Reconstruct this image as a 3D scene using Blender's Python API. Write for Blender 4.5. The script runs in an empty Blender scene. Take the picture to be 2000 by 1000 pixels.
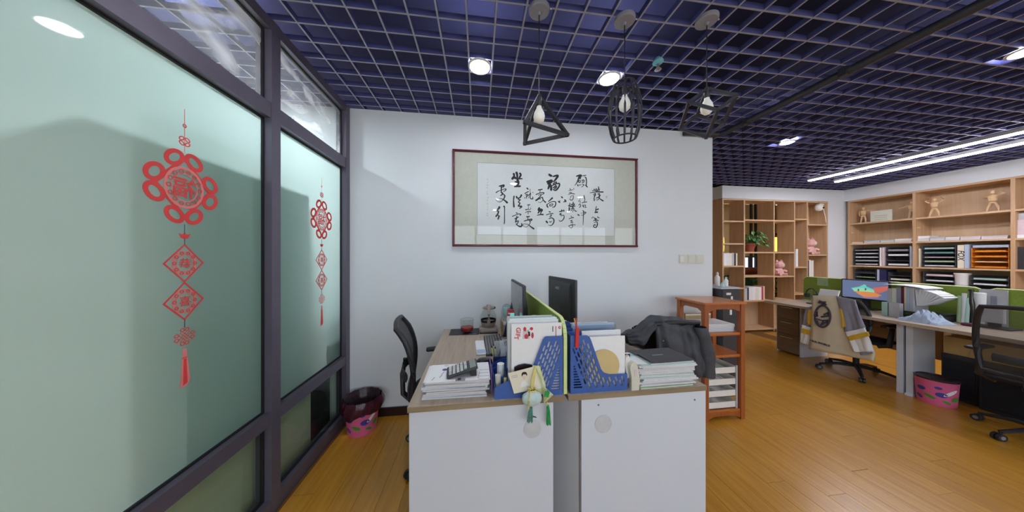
import bpy, math, random
from mathutils import Vector, Matrix
RND = random.Random(11)
SC = bpy.context.scene
COL = SC.collection
PI = math.pi

# ------------------------------------------------------------------ camera
F = 500.0                                  # focal length in pixels of the 2000 x 1000 frame
YAW = math.atan(65.0 / 500.0)              # the room's +Y runs slightly left of the view axis
HC = 1.417                                 # eye height
_c, _s = math.cos(YAW), math.sin(YAW)
cam = bpy.data.cameras.new('camera')
cam.sensor_width = 36.0
cam.lens = 36.0 * F / 2000.0
cam.clip_start = 0.02
camo = bpy.data.objects.new('camera', cam)
COL.objects.link(camo)
camo.location = (0, 0, HC)
camo.rotation_euler = (PI / 2, 0, -YAW)
SC.camera = camo

# ------------------------------------------------------------------ world, exposure
SC.view_settings.view_transform = 'Standard'
SC.view_settings.look = 'None'
SC.view_settings.gamma = 1.0
SC.view_settings.use_curve_mapping = False
SC.view_settings.exposure = 0.18
W = bpy.data.worlds.new('overcast daylight')
SC.world = W
W.use_nodes = True
bg = W.node_tree.nodes['Background']
bg.inputs[0].default_value = (0.87, 0.93, 1.0, 1)
DAY = 4.4
bg.inputs[1].default_value = DAY
LAMP = 105.0        # emission of the ceiling downlights
LEDE = 42.0        # emission of the linear lamps

H = 2.71           # underside of the open-cell ceiling
WY = 2.40          # the white wall with the scroll
GX = -1.12         # room face of the glass partition
FY = 4.15          # far wall
RX = 7.12          # right wall


def ray(u, v):
    a = (u - 1000) / F
    b = (500 - v) / F
    return (_s + a * _c, _c - a * _s, b)


def P(u, v, **k):
    """photo pixel -> point of the plane x=, y= or z="""
    d = ray(u, v)
    (ax, val), = k.items()
    i = 'xyz'.index(ax)
    o = (0, 0, HC)
    t = (val - o[i]) / d[i]
    return Vector([o[j] + d[j] * t for j in range(3)])


# ------------------------------------------------------------------ materials
def lin(c):
    return tuple(((x / 255) / 12.92 if x / 255 < .04045 else ((x / 255 + .055) / 1.055) ** 2.4) for x in c)


MATS = {}


def nodes(name):
    m = bpy.data.materials.new(name)
    m.use_nodes = True
    nt = m.node_tree
    b = nt.nodes['Principled BSDF']
    return m, nt, b


def mk(name, rgb, rough=.5, metal=0., var=.06, scale=14., bump=0., spec=.5, emit=0., coat=0., rnd=0.):
    """plain painted / plastic / paper surface: colour with a little procedural mottling"""
    m, nt, b = nodes(name)
    c = lin(rgb)
    tc = nt.nodes.new('ShaderNodeTexCoord')
    no = nt.nodes.new('ShaderNodeTexNoise')
    no.inputs['Scale'].default_value = scale
    no.inputs['Detail'].default_value = 3
    nt.links.new(tc.outputs['Object'], no.inputs['Vector'])
    rp = nt.nodes.new('ShaderNodeValToRGB')
    rp.color_ramp.elements[0].position = .3
    rp.color_ramp.elements[1].position = .7
    rp.color_ramp.elements[0].color = (*[x * (1 - var) for x in c], 1)
    rp.color_ramp.elements[1].color = (*[min(1, x * (1 + var)) for x in c], 1)
    nt.links.new(no.outputs['Fac'], rp.inputs['Fac'])
    out = rp.outputs['Color']
    if rnd:
        oi = nt.nodes.new('ShaderNodeObjectInfo')
        hs = nt.nodes.new('ShaderNodeHueSaturation')
        mr = nt.nodes.new('ShaderNodeMapRange')
        mr.inputs['To Min'].default_value = 1 - rnd
        mr.inputs['To Max'].default_value = 1 + rnd
        nt.links.new(oi.outputs['Random'], mr.inputs['Value'])
        nt.links.new(mr.outputs['Result'], hs.inputs['Value'])
        nt.links.new(out, hs.inputs['Color'])
        out = hs.outputs['Color']
    nt.links.new(out, b.inputs['Base Color'])
    b.inputs['Roughness'].default_value = rough
    b.inputs['Metallic'].default_value = metal
    b.inputs['Specular IOR Level'].default_value = spec
    b.inputs['Coat Weight'].default_value = coat
    if emit:
        b.inputs['Emission Color'].default_value = (*c, 1)
        b.inputs['Emission Strength'].default_value = emit
    if bump:
        bp = nt.nodes.new('ShaderNodeBump')
        bp.inputs['Strength'].default_value = bump
        bp.inputs['Distance'].default_value = .01
        nt.links.new(no.outputs['Fac'], bp.inputs['Height'])
        nt.links.new(bp.outputs['Normal'], b.inputs['Normal'])
    MATS[name] = m
    return m


def wood(name, c1, c2, axis='x', rough=.45, scale=1., contrast=1., coat=0., rnd=0.):
    """straight-grained laminate: stretched noise along one local axis"""
    m, nt, b = nodes(name)
    tc = nt.nodes.new('ShaderNodeTexCoord')
    mp = nt.nodes.new('ShaderNodeMapping')
    s = [22 * scale] * 3
    s['xyz'.index(axis)] = 1.3 * scale
    mp.inputs['Scale'].default_value = s
    no = nt.nodes.new('ShaderNodeTexNoise')
    no.inputs['Scale'].default_value = 1.6
    no.inputs['Detail'].default_value = 6
    no.inputs['Roughness'].default_value = .6
    no.inputs['Distortion'].default_value = .4
    src = tc.outputs['Object']
    oi = nt.nodes.new('ShaderNodeObjectInfo')
    if rnd:
        ml = nt.nodes.new('ShaderNodeVectorMath')
        ml.operation = 'SCALE'
        ml.inputs[0].default_value = (37, 53, 71)
        nt.links.new(oi.outputs['Random'], ml.inputs['Scale'])
        ad = nt.nodes.new('ShaderNodeVectorMath')
        nt.links.new(src, ad.inputs[0])
        nt.links.new(ml.outputs[0], ad.inputs[1])
        src = ad.outputs[0]
    nt.links.new(src, mp.inputs['Vector'])
    nt.links.new(mp.outputs['Vector'], no.inputs['Vector'])
    rp = nt.nodes.new('ShaderNodeValToRGB')
    rp.color_ramp.elements[0].position = .5 - .22 / contrast
    rp.color_ramp.elements[1].position = .5 + .22 / contrast
    rp.color_ramp.elements[0].color = (*lin(c1), 1)
    rp.color_ramp.elements[1].color = (*lin(c2), 1)
    nt.links.new(no.outputs['Fac'], rp.inputs['Fac'])
    out = rp.outputs['Color']
    if rnd:
        hs = nt.nodes.new('ShaderNodeHueSaturation')
        mr = nt.nodes.new('ShaderNodeMapRange')
        mr.inputs['To Min'].default_value = 1 - rnd
        mr.inputs['To Max'].default_value = 1 + rnd
        nt.links.new(oi.outputs['Random'], mr.inputs['Value'])
        nt.links.new(mr.outputs['Result'], hs.inputs['Value'])
        nt.links.new(out, hs.inputs['Color'])
        out = hs.outputs['Color']
    nt.links.new(out, b.inputs['Base Color'])
    b.inputs['Roughness'].default_value = rough
    b.inputs['Coat Weight'].default_value = coat
    b.inputs['Coat Roughness'].default_value = .18
    MATS[name] = m
    return m


def emitter(name, rgb, strength):
    m, nt, b = nodes(name)
    b.inputs['Base Color'].default_value = (*lin(rgb), 1)
    b.inputs['Emission Color'].default_value = (*lin(rgb), 1)
    b.inputs['Emission Strength'].default_value = strength
    MATS[name] = m
    return m


def schlick(nt, f0):
    lw = nt.nodes.new('ShaderNodeLayerWeight')
    pw = nt.nodes.new('ShaderNodeMath')
    pw.operation = 'POWER'
    pw.inputs[1].default_value = 5
    nt.links.new(lw.outputs['Facing'], pw.inputs[0])
    mr = nt.nodes.new('ShaderNodeMapRange')
    mr.inputs['To Min'].default_value = f0
    mr.inputs['To Max'].default_value = 1
    nt.links.new(pw.outputs[0], mr.inputs['Value'])
    lw.inputs['Blend'].default_value = .5
    return mr


def clear_glass(name, tint=(235, 245, 240), gloss=.12, haze=0.):
    """thin pane: mostly straight transmission plus a fresnel mirror"""
    m = bpy.data.materials.new(name)
    m.use_nodes = True
    nt = m.node_tree
    nt.nodes.clear()
    o = nt.nodes.new('ShaderNodeOutputMaterial')
    t = nt.nodes.new('ShaderNodeBsdfTransparent')
    t.inputs[0].default_value = (*lin(tint), 1)
    g = nt.nodes.new('ShaderNodeBsdfGlossy')
    g.inputs['Roughness'].default_value = .01
    mx = nt.nodes.new('ShaderNodeMixShader')
    mt = schlick(nt, gloss * .4)
    nt.links.new(mt.outputs[0], mx.inputs[0])
    last = t
    if haze:
        tr = nt.nodes.new('ShaderNodeBsdfTranslucent')
        tr.inputs[0].default_value = (.85, .92, .95, 1)
        tc = nt.nodes.new('ShaderNodeTexCoord')
        mp = nt.nodes.new('ShaderNodeMapping')
        mp.inputs['Scale'].default_value = (1, 1.6, 3.2)
        mp.inputs['Rotation'].default_value = (.6, 0, 0)
        no = nt.nodes.new('ShaderNodeTexNoise')
        no.inputs['Scale'].default_value = 1.7
        no.inputs['Detail'].default_value = 6
        no.inputs['Distortion'].default_value = .7
        rp = nt.nodes.new('ShaderNodeMapRange')
        rp.inputs['From Min'].default_value = .50
        rp.inputs['From Max'].default_value = .74
        rp.inputs['To Min'].default_value = .14
        rp.inputs['To Max'].default_value = haze
        nt.links.new(tc.outputs['Object'], mp.inputs[0])
        nt.links.new(mp.outputs[0], no.inputs[0])
        nt.links.new(no.outputs['Fac'], rp.inputs['Value'])
        m2 = nt.nodes.new('ShaderNodeMixShader')
        nt.links.new(rp.outputs[0], m2.inputs[0])
        nt.links.new(t.outputs[0], m2.inputs[1])
        nt.links.new(tr.outputs[0], m2.inputs[2])
        last = m2
    nt.links.new(last.outputs[0], mx.inputs[1])
    nt.links.new(g.outputs[0], mx.inputs[2])
    nt.links.new(mx.outputs[0], o.inputs[0])
    MATS[name] = m
    return m


def frosted(name, tint, refl):
    """glass with a frosted film: diffuse both ways, glossy front"""
    m = bpy.data.materials.new(name)
    m.use_nodes = True
    nt = m.node_tree
    nt.nodes.clear()
    o = nt.nodes.new('ShaderNodeOutputMaterial')
    tr = nt.nodes.new('ShaderNodeBsdfTranslucent')
    tr.inputs[0].default_value = (*lin(tint), 1)
    df = nt.nodes.new('ShaderNodeBsdfDiffuse')
    df.inputs[0].default_value = (*lin(refl), 1)
    m1 = nt.nodes.new('ShaderNodeMixShader')
    m1.inputs[0].default_value = .45
    g = nt.nodes.new('ShaderNodeBsdfGlossy')
    g.inputs['Roughness'].default_value = .03
    fr = schlick(nt, .05)
    m2 = nt.nodes.new('ShaderNodeMixShader')
    nt.links.new(tr.outputs[0], m1.inputs[1])
    nt.links.new(df.outputs[0], m1.inputs[2])
    nt.links.new(fr.outputs[0], m2.inputs[0])
    nt.links.new(m1.outputs[0], m2.inputs[1])
    nt.links.new(g.outputs[0], m2.inputs[2])
    nt.links.new(m2.outputs[0], o.inputs[0])
    MATS[name] = m
    return m


def meshcloth(name, rgb, open_=.5):
    """woven chair mesh: dark threads with open gaps"""
    m = bpy.data.materials.new(name)
    m.use_nodes = True
    nt = m.node_tree
    b = nt.nodes['Principled BSDF']
    o = nt.nodes['Material Output']
    b.inputs['Base Color'].default_value = (*lin(rgb), 1)
    b.inputs['Roughness'].default_value = .7
    t = nt.nodes.new('ShaderNodeBsdfTransparent')
    mx = nt.nodes.new('ShaderNodeMixShader')
    mx.inputs[0].default_value = open_
    nt.links.new(b.outputs[0], mx.inputs[1])
    nt.links.new(t.outputs[0], mx.inputs[2])
    nt.links.new(mx.outputs[0], o.inputs[0])
    MATS[name] = m
    return m


ORD = 'first second third fourth fifth sixth seventh eighth ninth tenth eleventh twelfth thirteenth fourteenth fifteenth sixteenth seventeenth'.split()

# ------------------------------------------------------------------ mesh builder
WM = {}                                    # world matrix of each thing


class MB:
    def __init__(self):
        self.v = []
        self.f = []
        self.mi = []
        self.cur = 0

    def add(self, vs, fs):
        n = len(self.v)
        self.v += [tuple(p) for p in vs]
        for f in fs:
            self.f.append([i + n for i in f])
            self.mi.append(self.cur)
        return self

    def mat(self, i):
        self.cur = i
        return self

    def box(self, x0, x1, y0, y1, z0, z1):
        vs = [(x, y, z) for x in (x0, x1) for y in (y0, y1) for z in (z0, z1)]
        return self.add(vs, [(0, 1, 3, 2), (4, 6, 7, 5), (0, 4, 5, 1), (2, 3, 7, 6), (0, 2, 6, 4), (1, 5, 7, 3)])

    def obox(self, c, s, rot=(0, 0, 0)):
        M = Matrix.Translation(c) @ Matrix.Rotation(rot[2], 4, 'Z') @ Matrix.Rotation(rot[1], 4, 'Y') @ Matrix.Rotation(rot[0], 4, 'X')
        b = MB().box(-s[0] / 2, s[0] / 2, -s[1] / 2, s[1] / 2, -s[2] / 2, s[2] / 2)
        return self.add([M @ Vector(p) for p in b.v], b.f)

    def rbox(self, x0, x1, y0, y1, z0, z1, r=.01):
        """box with chamfered vertical and top edges"""
        r = min(r, (x1 - x0) / 2.1, (y1 - y0) / 2.1, (z1 - z0) / 2.1)

        def ring(ix, z):
            a, b, c, d = x0 + ix, x1 - ix, y0 + ix, y1 - ix
            k = r * .8
            return [(a + k, c, z), (b - k, c, z), (b, c + k, z), (b, d - k, z), (b - k, d, z), (a + k, d, z), (a, d - k, z), (a, c + k, z)]
        rs = [ring(r * .35, z0), ring(0, z0 + r * .5), ring(0, z1 - r), ring(r * .3, z1 - r * .3), ring(r, z1)]
        vs = [p for q in rs for p in q]
        fs = [[i for i in range(7, -1, -1)], [32 + i for i in range(8)]]
        for k in range(4):
            for i in range(8):
                j = (i + 1) % 8
                fs.append((k * 8 + i, k * 8 + j, k * 8 + 8 + j, k * 8 + 8 + i))
        return self.add(vs, fs)

    def cyl(self, p0, p1, r0, r1=None, n=12, caps=True):
        r1 = r0 if r1 is None else r1
        p0, p1 = Vector(p0), Vector(p1)
        d = (p1 - p0).normalized()
        a = d.orthogonal().normalized()
        b = d.cross(a)
        vs = []
        for p, r in ((p0, r0), (p1, r1)):
            for i in range(n):
                t = 2 * PI * i / n
                vs.append(p + a * math.cos(t) * r + b * math.sin(t) * r)
        fs = [(i, (i + 1) % n, n + (i + 1) % n, n + i) for i in range(n)]
        if caps:
            fs += [list(range(n))[::-1], list(range(n, 2 * n))]
        return self.add(vs, fs)

    def tube(self, pts, r, n=8, closed=False, flat=None):
        """sweep a circle (or an ellipse flat=(ra, rb)) along a path"""
        pts = [Vector(p) for p in pts]
        m = len(pts)
        vs = []
        up = Vector((0, 0, 1))
        for k, p in enumerate(pts):
            if closed:
                d = pts[(k + 1) % m] - pts[k - 1]
            else:
                d = pts[min(k + 1, m - 1)] - pts[max(k - 1, 0)]
            d = d.normalized() if d.length > 1e-9 else Vector((1, 0, 0))
            a = d.cross(up)
            if a.length < .05:
                a = d.cross(Vector((0, 1, 0)))
            a.normalize()
            b = a.cross(d).normalized()
            rr = r[k] if isinstance(r, (list, tuple)) else r
            ra, rb = (rr, rr) if flat is None else (rr * flat[0], rr * flat[1])
            for i in range(n):
                t = 2 * PI * (i + .5) / n
                vs.append(p + a * math.cos(t) * ra + b * math.sin(t) * rb)
        fs = []
        for k in range(m if closed else m - 1):
            q = (k + 1) % m
            for i in range(n):
                j = (i + 1) % n
                fs.append((k * n + i, k * n + j, q * n + j, q * n + i))
        if not closed:
            fs += [list(range(n))[::-1], [(m - 1) * n + i for i in range(n)]]
        return self.add(vs, fs)

    def lathe(self, prof, c=(0, 0, 0), n=20, cap0=True, cap1=True, sx=1, sy=1):
        vs = []
        for r, z in prof:
            for i in range(n):
                t = 2 * PI * i / n
                vs.append((c[0] + r * math.cos(t) * sx, c[1] + r * math.sin(t) * sy, c[2] + z))
        fs = []
        for k in range(len(prof) - 1):
            for i in range(n):
                j = (i + 1) % n
                fs.append((k * n + i, k * n + j, k * n + n + j, k * n + n + i))
        if cap0:
            fs.append(list(range(n))[::-1])
        if cap1:
            fs.append([(len(prof) - 1) * n + i for i in range(n)])
        return self.add(vs, fs)

    def prism(self, poly, plane, d0, d1):
        """polygon in a coordinate plane ('xy', 'xz', 'yz') extruded between d0 and d1"""
        def pt(p, d):
            if plane == 'xy':
                return (p[0], p[1], d)
            if plane == 'xz':
                return (p[0], d, p[1])
            return (d, p[0], p[1])
        n = len(poly)
        vs = [pt(p, d0) for p in poly] + [pt(p, d1) for p in poly]
        fs = [list(range(n))[::-1], list(range(n, 2 * n))]
        fs += [(i, (i + 1) % n, n + (i + 1) % n, n + i) for i in range(n)]
        return self.add(vs, fs)

    def surf(self, fn, nu, nv, thick=0., closed_u=False):
        """parametric sheet fn(u, v), optionally given thickness along its normals"""
        vs = [Vector(fn(i / nu, j / nv)) for j in range(nv + 1) for i in range(nu + 1)]
        fs = []
        for j in range(nv):
            for i in range(nu):
                a = j * (nu + 1) + i
                fs.append((a, a + 1, a + nu + 2, a + nu + 1))
        if not thick:
            return self.add(vs, fs)
        w = nu + 1
        nrm = []
        for j in range(nv + 1):
            for i in range(nu + 1):
                du = vs[j * w + min(i + 1, nu)] - vs[j * w + max(i - 1, 0)]
                dv = vs[min(j + 1, nv) * w + i] - vs[max(j - 1, 0) * w + i]
                q = du.cross(dv)
                nrm.append(q.normalized() if q.length > 1e-12 else Vector((0, 0, 1)))
        N = len(vs)
        vs2 = [p - q * thick for p, q in zip(vs, nrm)]
        fs2 = [tuple(N + i for i in f[::-1]) for f in fs]
        rim = [i for i in range(w)] + [j * w + nu for j in range(1, nv + 1)] + [nv * w + i for i in range(nu - 1, -1, -1)] + [j * w for j in range(nv - 1, 0, -1)]
        side = []
        for k in range(len(rim)):
            a, b = rim[k], rim[(k + 1) % len(rim)]
            side.append((b, a, N + a, N + b))
        return self.add(vs + vs2, fs + fs2 + side)

    def xf(self, M, start=0):
        self.v = self.v[:start] + [tuple(M @ Vector(p)) for p in self.v[start:]]
        return self

    def mesh(self, name, mats, smooth=False, inv=None, bevel=0.):
        me = bpy.data.meshes.new(name)
        vs = self.v if inv is None else [inv @ Vector(p) for p in self.v]
        me.from_pydata(vs, [], self.f)
        mats = mats if isinstance(mats, (list, tuple)) else [mats]
        for m in mats:
            me.materials.append(MATS[m] if isinstance(m, str) else m)
        if len(mats) > 1:
            me.polygons.foreach_set('material_index', self.mi)
        if smooth:
            me.polygons.foreach_set('use_smooth', [True] * len(me.polygons))
            if smooth != 'all':
                me.set_sharp_from_angle(angle=math.radians(38))
        me.update()
        return me

    def build(self, name, mats, parent=None, smooth=False, local=False):
        inv = None
        if parent is not None and not local:
            inv = WM[parent].inverted()
        o = bpy.data.objects.new(name, self.mesh(name, mats, smooth, inv))
        COL.objects.link(o)
        if parent is not None:
            o.parent = parent
            WM[o] = WM[parent]
        else:
            WM[o] = Matrix.Identity(4)
        return o


def tag(o, label, cat, group=None):
    o['label'] = label
    o['category'] = cat
    if group:
        o['group'] = group
    return o


def thing(name, label, cat, loc=(0, 0, 0), rotz=0., group=None):
    o = bpy.data.objects.new(name, None)
    o.empty_display_size = .05
    COL.objects.link(o)
    o.location = loc
    o.rotation_euler = (0, 0, rotz)
    WM[o] = Matrix.Translation(loc) @ Matrix.Rotation(rotz, 4, 'Z')
    return tag(o, label, cat, group)


def struct(o):
    o['kind'] = 'structure'
    return o


def put(name, mesh, parent, loc=(0, 0, 0), rot=(0, 0, 0), scale=None):
    """another object on an existing mesh"""
    o = bpy.data.objects.new(name, mesh)
    COL.objects.link(o)
    o.location = loc
    o.rotation_euler = rot
    if scale:
        o.scale = scale
    if parent is not None:
        o.parent = parent
        WM[o] = WM[parent]
    return o


def dup(root, loc, rotz=0., label=None):
    r = root.copy()
    COL.objects.link(r)
    r.location = loc
    r.rotation_euler = (0, 0, rotz)
    WM[r] = Matrix.Translation(loc) @ Matrix.Rotation(rotz, 4, 'Z')
    if label:
        r['label'] = label
    for ch in list(root.children):
        c = ch.copy()
        COL.objects.link(c)
        c.parent = r
        WM[c] = WM[r]
        for g in list(ch.children):
            d = g.copy()
            COL.objects.link(d)
            d.parent = c
            WM[d] = WM[r]
    return r


def text_mb(s, size, depth=.0006, shear=0., bold=0., M=None, align='CENTER'):
    """lettering as thin geometry in the local xy plane, then moved by M"""
    cu = bpy.data.curves.new('lettering', 'FONT')
    cu.body = s
    cu.size = size
    cu.shear = shear
    cu.offset = bold
    cu.extrude = depth / 2
    cu.resolution_u = 3
    cu.align_x = align
    cu.align_y = 'CENTER'
    o = bpy.data.objects.new('lettering', cu)
    me = bpy.data.meshes.new_from_object(o)
    mb = MB()
    M = M or Matrix.Identity(4)
    mb.add([M @ v.co for v in me.vertices], [list(p.vertices) for p in me.polygons])
    bpy.data.meshes.remove(me)
    bpy.data.objects.remove(o)
    bpy.data.curves.remove(cu)
    return mb


def sheet_mb(loops, depth, M=None):
    """flat sheet with holes: first loop outline, others holes, in local xy"""
    cu = bpy.data.curves.new('sheet', 'CURVE')
    cu.dimensions = '2D'
    cu.fill_mode = 'BOTH'
    cu.extrude = depth / 2
    for pts in loops:
        sp = cu.splines.new('POLY')
        sp.points.add(len(pts) - 1)
        for p, q in zip(sp.points, pts):
            p.co = (q[0], q[1], 0, 1)
        sp.use_cyclic_u = True
    o = bpy.data.objects.new('sheet', cu)
    me = bpy.data.meshes.new_from_object(o)
    mb = MB()
    M = M or Matrix.Identity(4)
    mb.add([M @ v.co for v in me.vertices], [list(p.vertices) for p in me.polygons])
    bpy.data.meshes.remove(me)
    bpy.data.objects.remove(o)
    bpy.data.curves.remove(cu)
    return mb


def frame_xz(origin, z=0.):
    """local xy -> world x, z, facing -y"""
    return Matrix.Translation(origin) @ Matrix.Rotation(PI / 2, 4, 'X')


def frame_yz_left(origin):
    """local xy -> world -y, z : a sheet facing +x seen from the room (x local runs to -y)"""
    return Matrix.Translation(origin) @ Matrix(((0, 0, 1, 0), (1, 0, 0, 0), (0, 1, 0, 0), (0, 0, 0, 1)))


def ellipse(cx, cy, rx, ry, n=20, a0=0.):
    return [(cx + rx * math.cos(a0 + 2 * PI * i / n), cy + ry * math.sin(a0 + 2 * PI * i / n)) for i in range(n)]

# ------------------------------------------------------------------ material palette
mk('white_paint', (222, 227, 233), .75, var=.015, scale=3, bump=.02)
mk('cream_paint', (214, 196, 160), .8, var=.03, scale=3)
mk('plenum', (25, 28, 66), .95, var=.2, scale=2)
mk('blade_shaded', (74, 78, 132), .55, var=.1)
mk('blade_lit_edge', (156, 156, 170), .5, var=.05)
mk('frame_grey', (96, 91, 106), .38, metal=.25, var=.04)
mk('gasket', (22, 22, 26), .6)
mk('baseboard', (34, 20, 26), .3, coat=.3)
wood('plank', (180, 122, 34), (206, 152, 54), 'y', rough=.30, scale=1.2, coat=.25, rnd=.05)
mk('subfloor', (120, 80, 40), .7)
wood('desk_wood', (160, 144, 128), (192, 175, 156), 'y', rough=.45, scale=1.1)
wood('desk_edge', (128, 112, 90), (156, 138, 112), 'x', rough=.5, scale=1.1)
mk('desk_white', (209, 216, 230), .45, var=.01, scale=4)
mk('screw', (130, 130, 136), .35, metal=.8)
mk('grommet', (196, 199, 207), .5)
wood('rack_wood', (142, 72, 28), (170, 92, 40), 'z', rough=.35, scale=1.2, coat=.3)
wood('rack_board', (164, 88, 34), (194, 116, 54), 'x', rough=.3, scale=1.2, coat=.3)
wood('beech', (184, 148, 112), (204, 170, 134), 'z', rough=.55, scale=.9)
wood('beech_h', (194, 158, 120), (214, 180, 144), 'x', rough=.55, scale=.9)
wood('beech_y', (194, 158, 120), (212, 180, 144), 'y', rough=.55, scale=.9)
wood('beech_back', (196, 166, 132), (212, 184, 150), 'z', rough=.6, scale=.6)
wood('drawer_wood', (104, 84, 70), (128, 106, 88), 'y', rough=.5, scale=1.2)
mk('black_plastic', (36, 36, 43), .45, var=.08)
mk('charcoal', (52, 53, 58), .5, var=.05)
mk('black_gloss', (18, 18, 22), .18, var=.05)
mk('lamp_black', (52, 52, 60), .45, var=.06)
mk('canopy_grey', (140, 138, 148), .5, var=.05)
mk('grey_plastic', (128, 128, 132), .5)
mk('light_grey', (188, 188, 192), .5)
mk('silver', (190, 190, 196), .3, metal=.9)
mk('white_plastic', (232, 230, 226), .4, var=.02)
mk('ivory_plastic', (212, 212, 200), .45, var=.03)
mk('green_felt', (136, 158, 62), .8, var=.08, scale=60)
mk('green_trim', (208, 222, 150), .55)
mk('blue_plastic', (60, 96, 170), .45, var=.05)
mk('blue_dark', (34, 44, 110), .5)
mk('navy', (36, 38, 84), .5)
mk('paper', (226, 227, 230), .8, var=.02, scale=30, rnd=.05)
mk('paper_white', (236, 237, 240), .8, var=.015, scale=30)
mk('paper_cream', (230, 224, 206), .8, var=.03)
mk('paper_edge', (206, 206, 210), .85, var=.08, scale=200)
mk('paper_pink', (214, 198, 204), .8)
mk('paper_blue', (176, 192, 216), .7)
mk('paper_green', (168, 196, 150), .8)
mk('ink', (44, 44, 52), .8, var=.1)
mk('ink_grey', (150, 150, 158), .8)
mk('ink_blue', (40, 56, 130), .6)
mk('ink_purple', (104, 70, 140), .7)
mk('ink_red', (196, 60, 74), .7)
mk('red_plastic', (206, 44, 40), .4)
mk('maroon', (96, 24, 44), .35, coat=.4, var=.12, scale=30)
mk('scroll_mat', (202, 203, 196), .85, var=.03, scale=40)
mk('scroll_paper', (222, 225, 230), .9, var=.015)
mk('sticker_red', (214, 62, 62), .6, var=.06)
mk('sticker_soft', (222, 130, 128), .6, var=.06)
mk('pink', (232, 108, 160), .45, var=.03)
mk('pink_pale', (226, 176, 172), .6, var=.08)
mk('bin_green', (74, 150, 50), .5)
mk('bin_blue', (60, 64, 150), .5)
mk('bag_dark', (58, 44, 52), .25, var=.3, scale=40, bump=.3)
mk('bag_maroon', (70, 26, 44), .25, var=.35, scale=40, bump=.4)
mk('fabric_black', (26, 26, 32), .9, var=.15, scale=60, bump=.15)
mk('down_black', (60, 62, 70), .62, var=.22, scale=16, bump=.25)
mk('down_inner', (16, 17, 34), .7, var=.2, scale=20)
mk('jacket_cream', (220, 210, 186), .85, var=.04, scale=12, bump=.08)
mk('jacket_grey', (140, 140, 158), .85, var=.06, scale=20)
mk('jacket_yellow', (214, 172, 50), .8, var=.05)
mk('jacket_ink', (76, 66, 84), .85)
mk('khaki', (208, 186, 134), .8, var=.04)
mk('kraft', (206, 170, 112), .8, var=.05)
mk('orange', (228, 138, 44), .45, var=.04)
mk('mannequin', (226, 192, 150), .55, var=.05)
mk('plant_leaf', (84, 142, 60), .5, var=.3, scale=9)
mk('plant_dark', (46, 84, 44), .5, var=.3, scale=9)
mk('terracotta', (150, 72, 54), .7)
mk('teal', (90, 150, 140), .6)
mk('mint', (176, 210, 200), .5)
mk('tassel_teal', (84, 136, 124), .8, var=.2, scale=90)
mk('tassel_green', (40, 150, 80), .8, var=.2, scale=90)
mk('cord_yellow', (226, 212, 130), .8)
mk('satin', (186, 210, 212), .4, var=.12, scale=30)
mk('sachet_cream', (214, 218, 170), .6, var=.08, scale=30)
mk('skin_print', (226, 206, 194), .7)
mk('cardboard', (186, 160, 120), .85)
mk('cabinet_pale', (214, 218, 202), .6, var=.03)
mk('screen_dark', (30, 33, 42), .15)
mk('screen_off', (116, 122, 128), .12)
mk('copper', (170, 120, 100), .35, metal=.7)
mk('sofa_red', (120, 52, 46), .6)
mk('fridge', (58, 56, 62), .45, var=.05)
mk('lcd_grey', (132, 140, 132), .3)
mk('key_light', (210, 210, 212), .5)
mk('curtain_blue', (120, 140, 200), .8)
mk('taupe', (150, 140, 134), .4)
mk('sprinkler_blue', (120, 190, 200), .4)
mk('tea', (150, 22, 34), .12)
mk('tray_dark', (84, 84, 92), .5)
emitter('lamp_glow', (248, 249, 255), LAMP)
emitter('lamp_glow_office', (255, 252, 255), LAMP * 8)
emitter('led_glow', (250, 246, 255), LEDE)
emitter('warm_shade', (255, 204, 74), 2.6)
emitter('bulb_white', (236, 234, 226), .12)
clear_glass('glass_clear', (250, 252, 252), .10)
clear_glass('glass_transom', (214, 232, 228), .10, haze=.55)
clear_glass('glass_low', (214, 228, 216), .14)
clear_glass('glass_picture', (250, 252, 250), .10)
clear_glass('glass_cup', (244, 248, 246), .12)
clear_glass('tea_red', (150, 14, 24), .06)
clear_glass('plastic_clear', (236, 240, 244), .08)
frosted('glass_frosted', (188, 216, 214), (146, 180, 168))
meshcloth('mesh_black', (30, 30, 36), .12)
meshcloth('mesh_grey', (74, 72, 70), .5)


def screen_fish():
    m, nt, b = nodes('screen_picture')
    b.inputs['Roughness'].default_value = .2
    b.inputs['Base Color'].default_value = (*lin((108, 122, 160)), 1)
    b.inputs['Emission Color'].default_value = (*lin((108, 122, 160)), 1)
    b.inputs['Emission Strength'].default_value = .55
    MATS['screen_picture'] = m


screen_fish()
for n_, c_ in (('fish_teal', (110, 200, 190)), ('fish_green', (150, 220, 170)), ('fish_orange', (222, 140, 84)), ('fish_red', (206, 110, 100)), ('fish_dark', (70, 90, 110)), ('fish_purple', (150, 120, 160))):
    emitter(n_, c_, .6)

# ------------------------------------------------------------------ floor
fl = struct(MB().box(-4.6, 7.6, -4.0, 7.0, -.12, -.006).build('floor', 'subfloor'))
PW = .131


def plank_mesh(L):
    g = .0005
    b = MB()
    w, l, c = PW / 2 - g, L / 2 - g, .0009
    lo = [(-w, -l, -.0055), (w, -l, -.0055), (w, l, -.0055), (-w, l, -.0055)]
    md = [(x, y, -c) for x, y, _ in lo]
    hi = [(x - math.copysign(c, x), y - math.copysign(c, y), 0) for x, y, _ in lo]
    b.add(lo + md + hi, [(8, 9, 10, 11)] + [(k + i, k + (i + 1) % 4, k + 4 + (i + 1) % 4, k + 4 + i) for k in (0, 4) for i in range(4)])
    return b.mesh('plank', 'plank')


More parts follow.
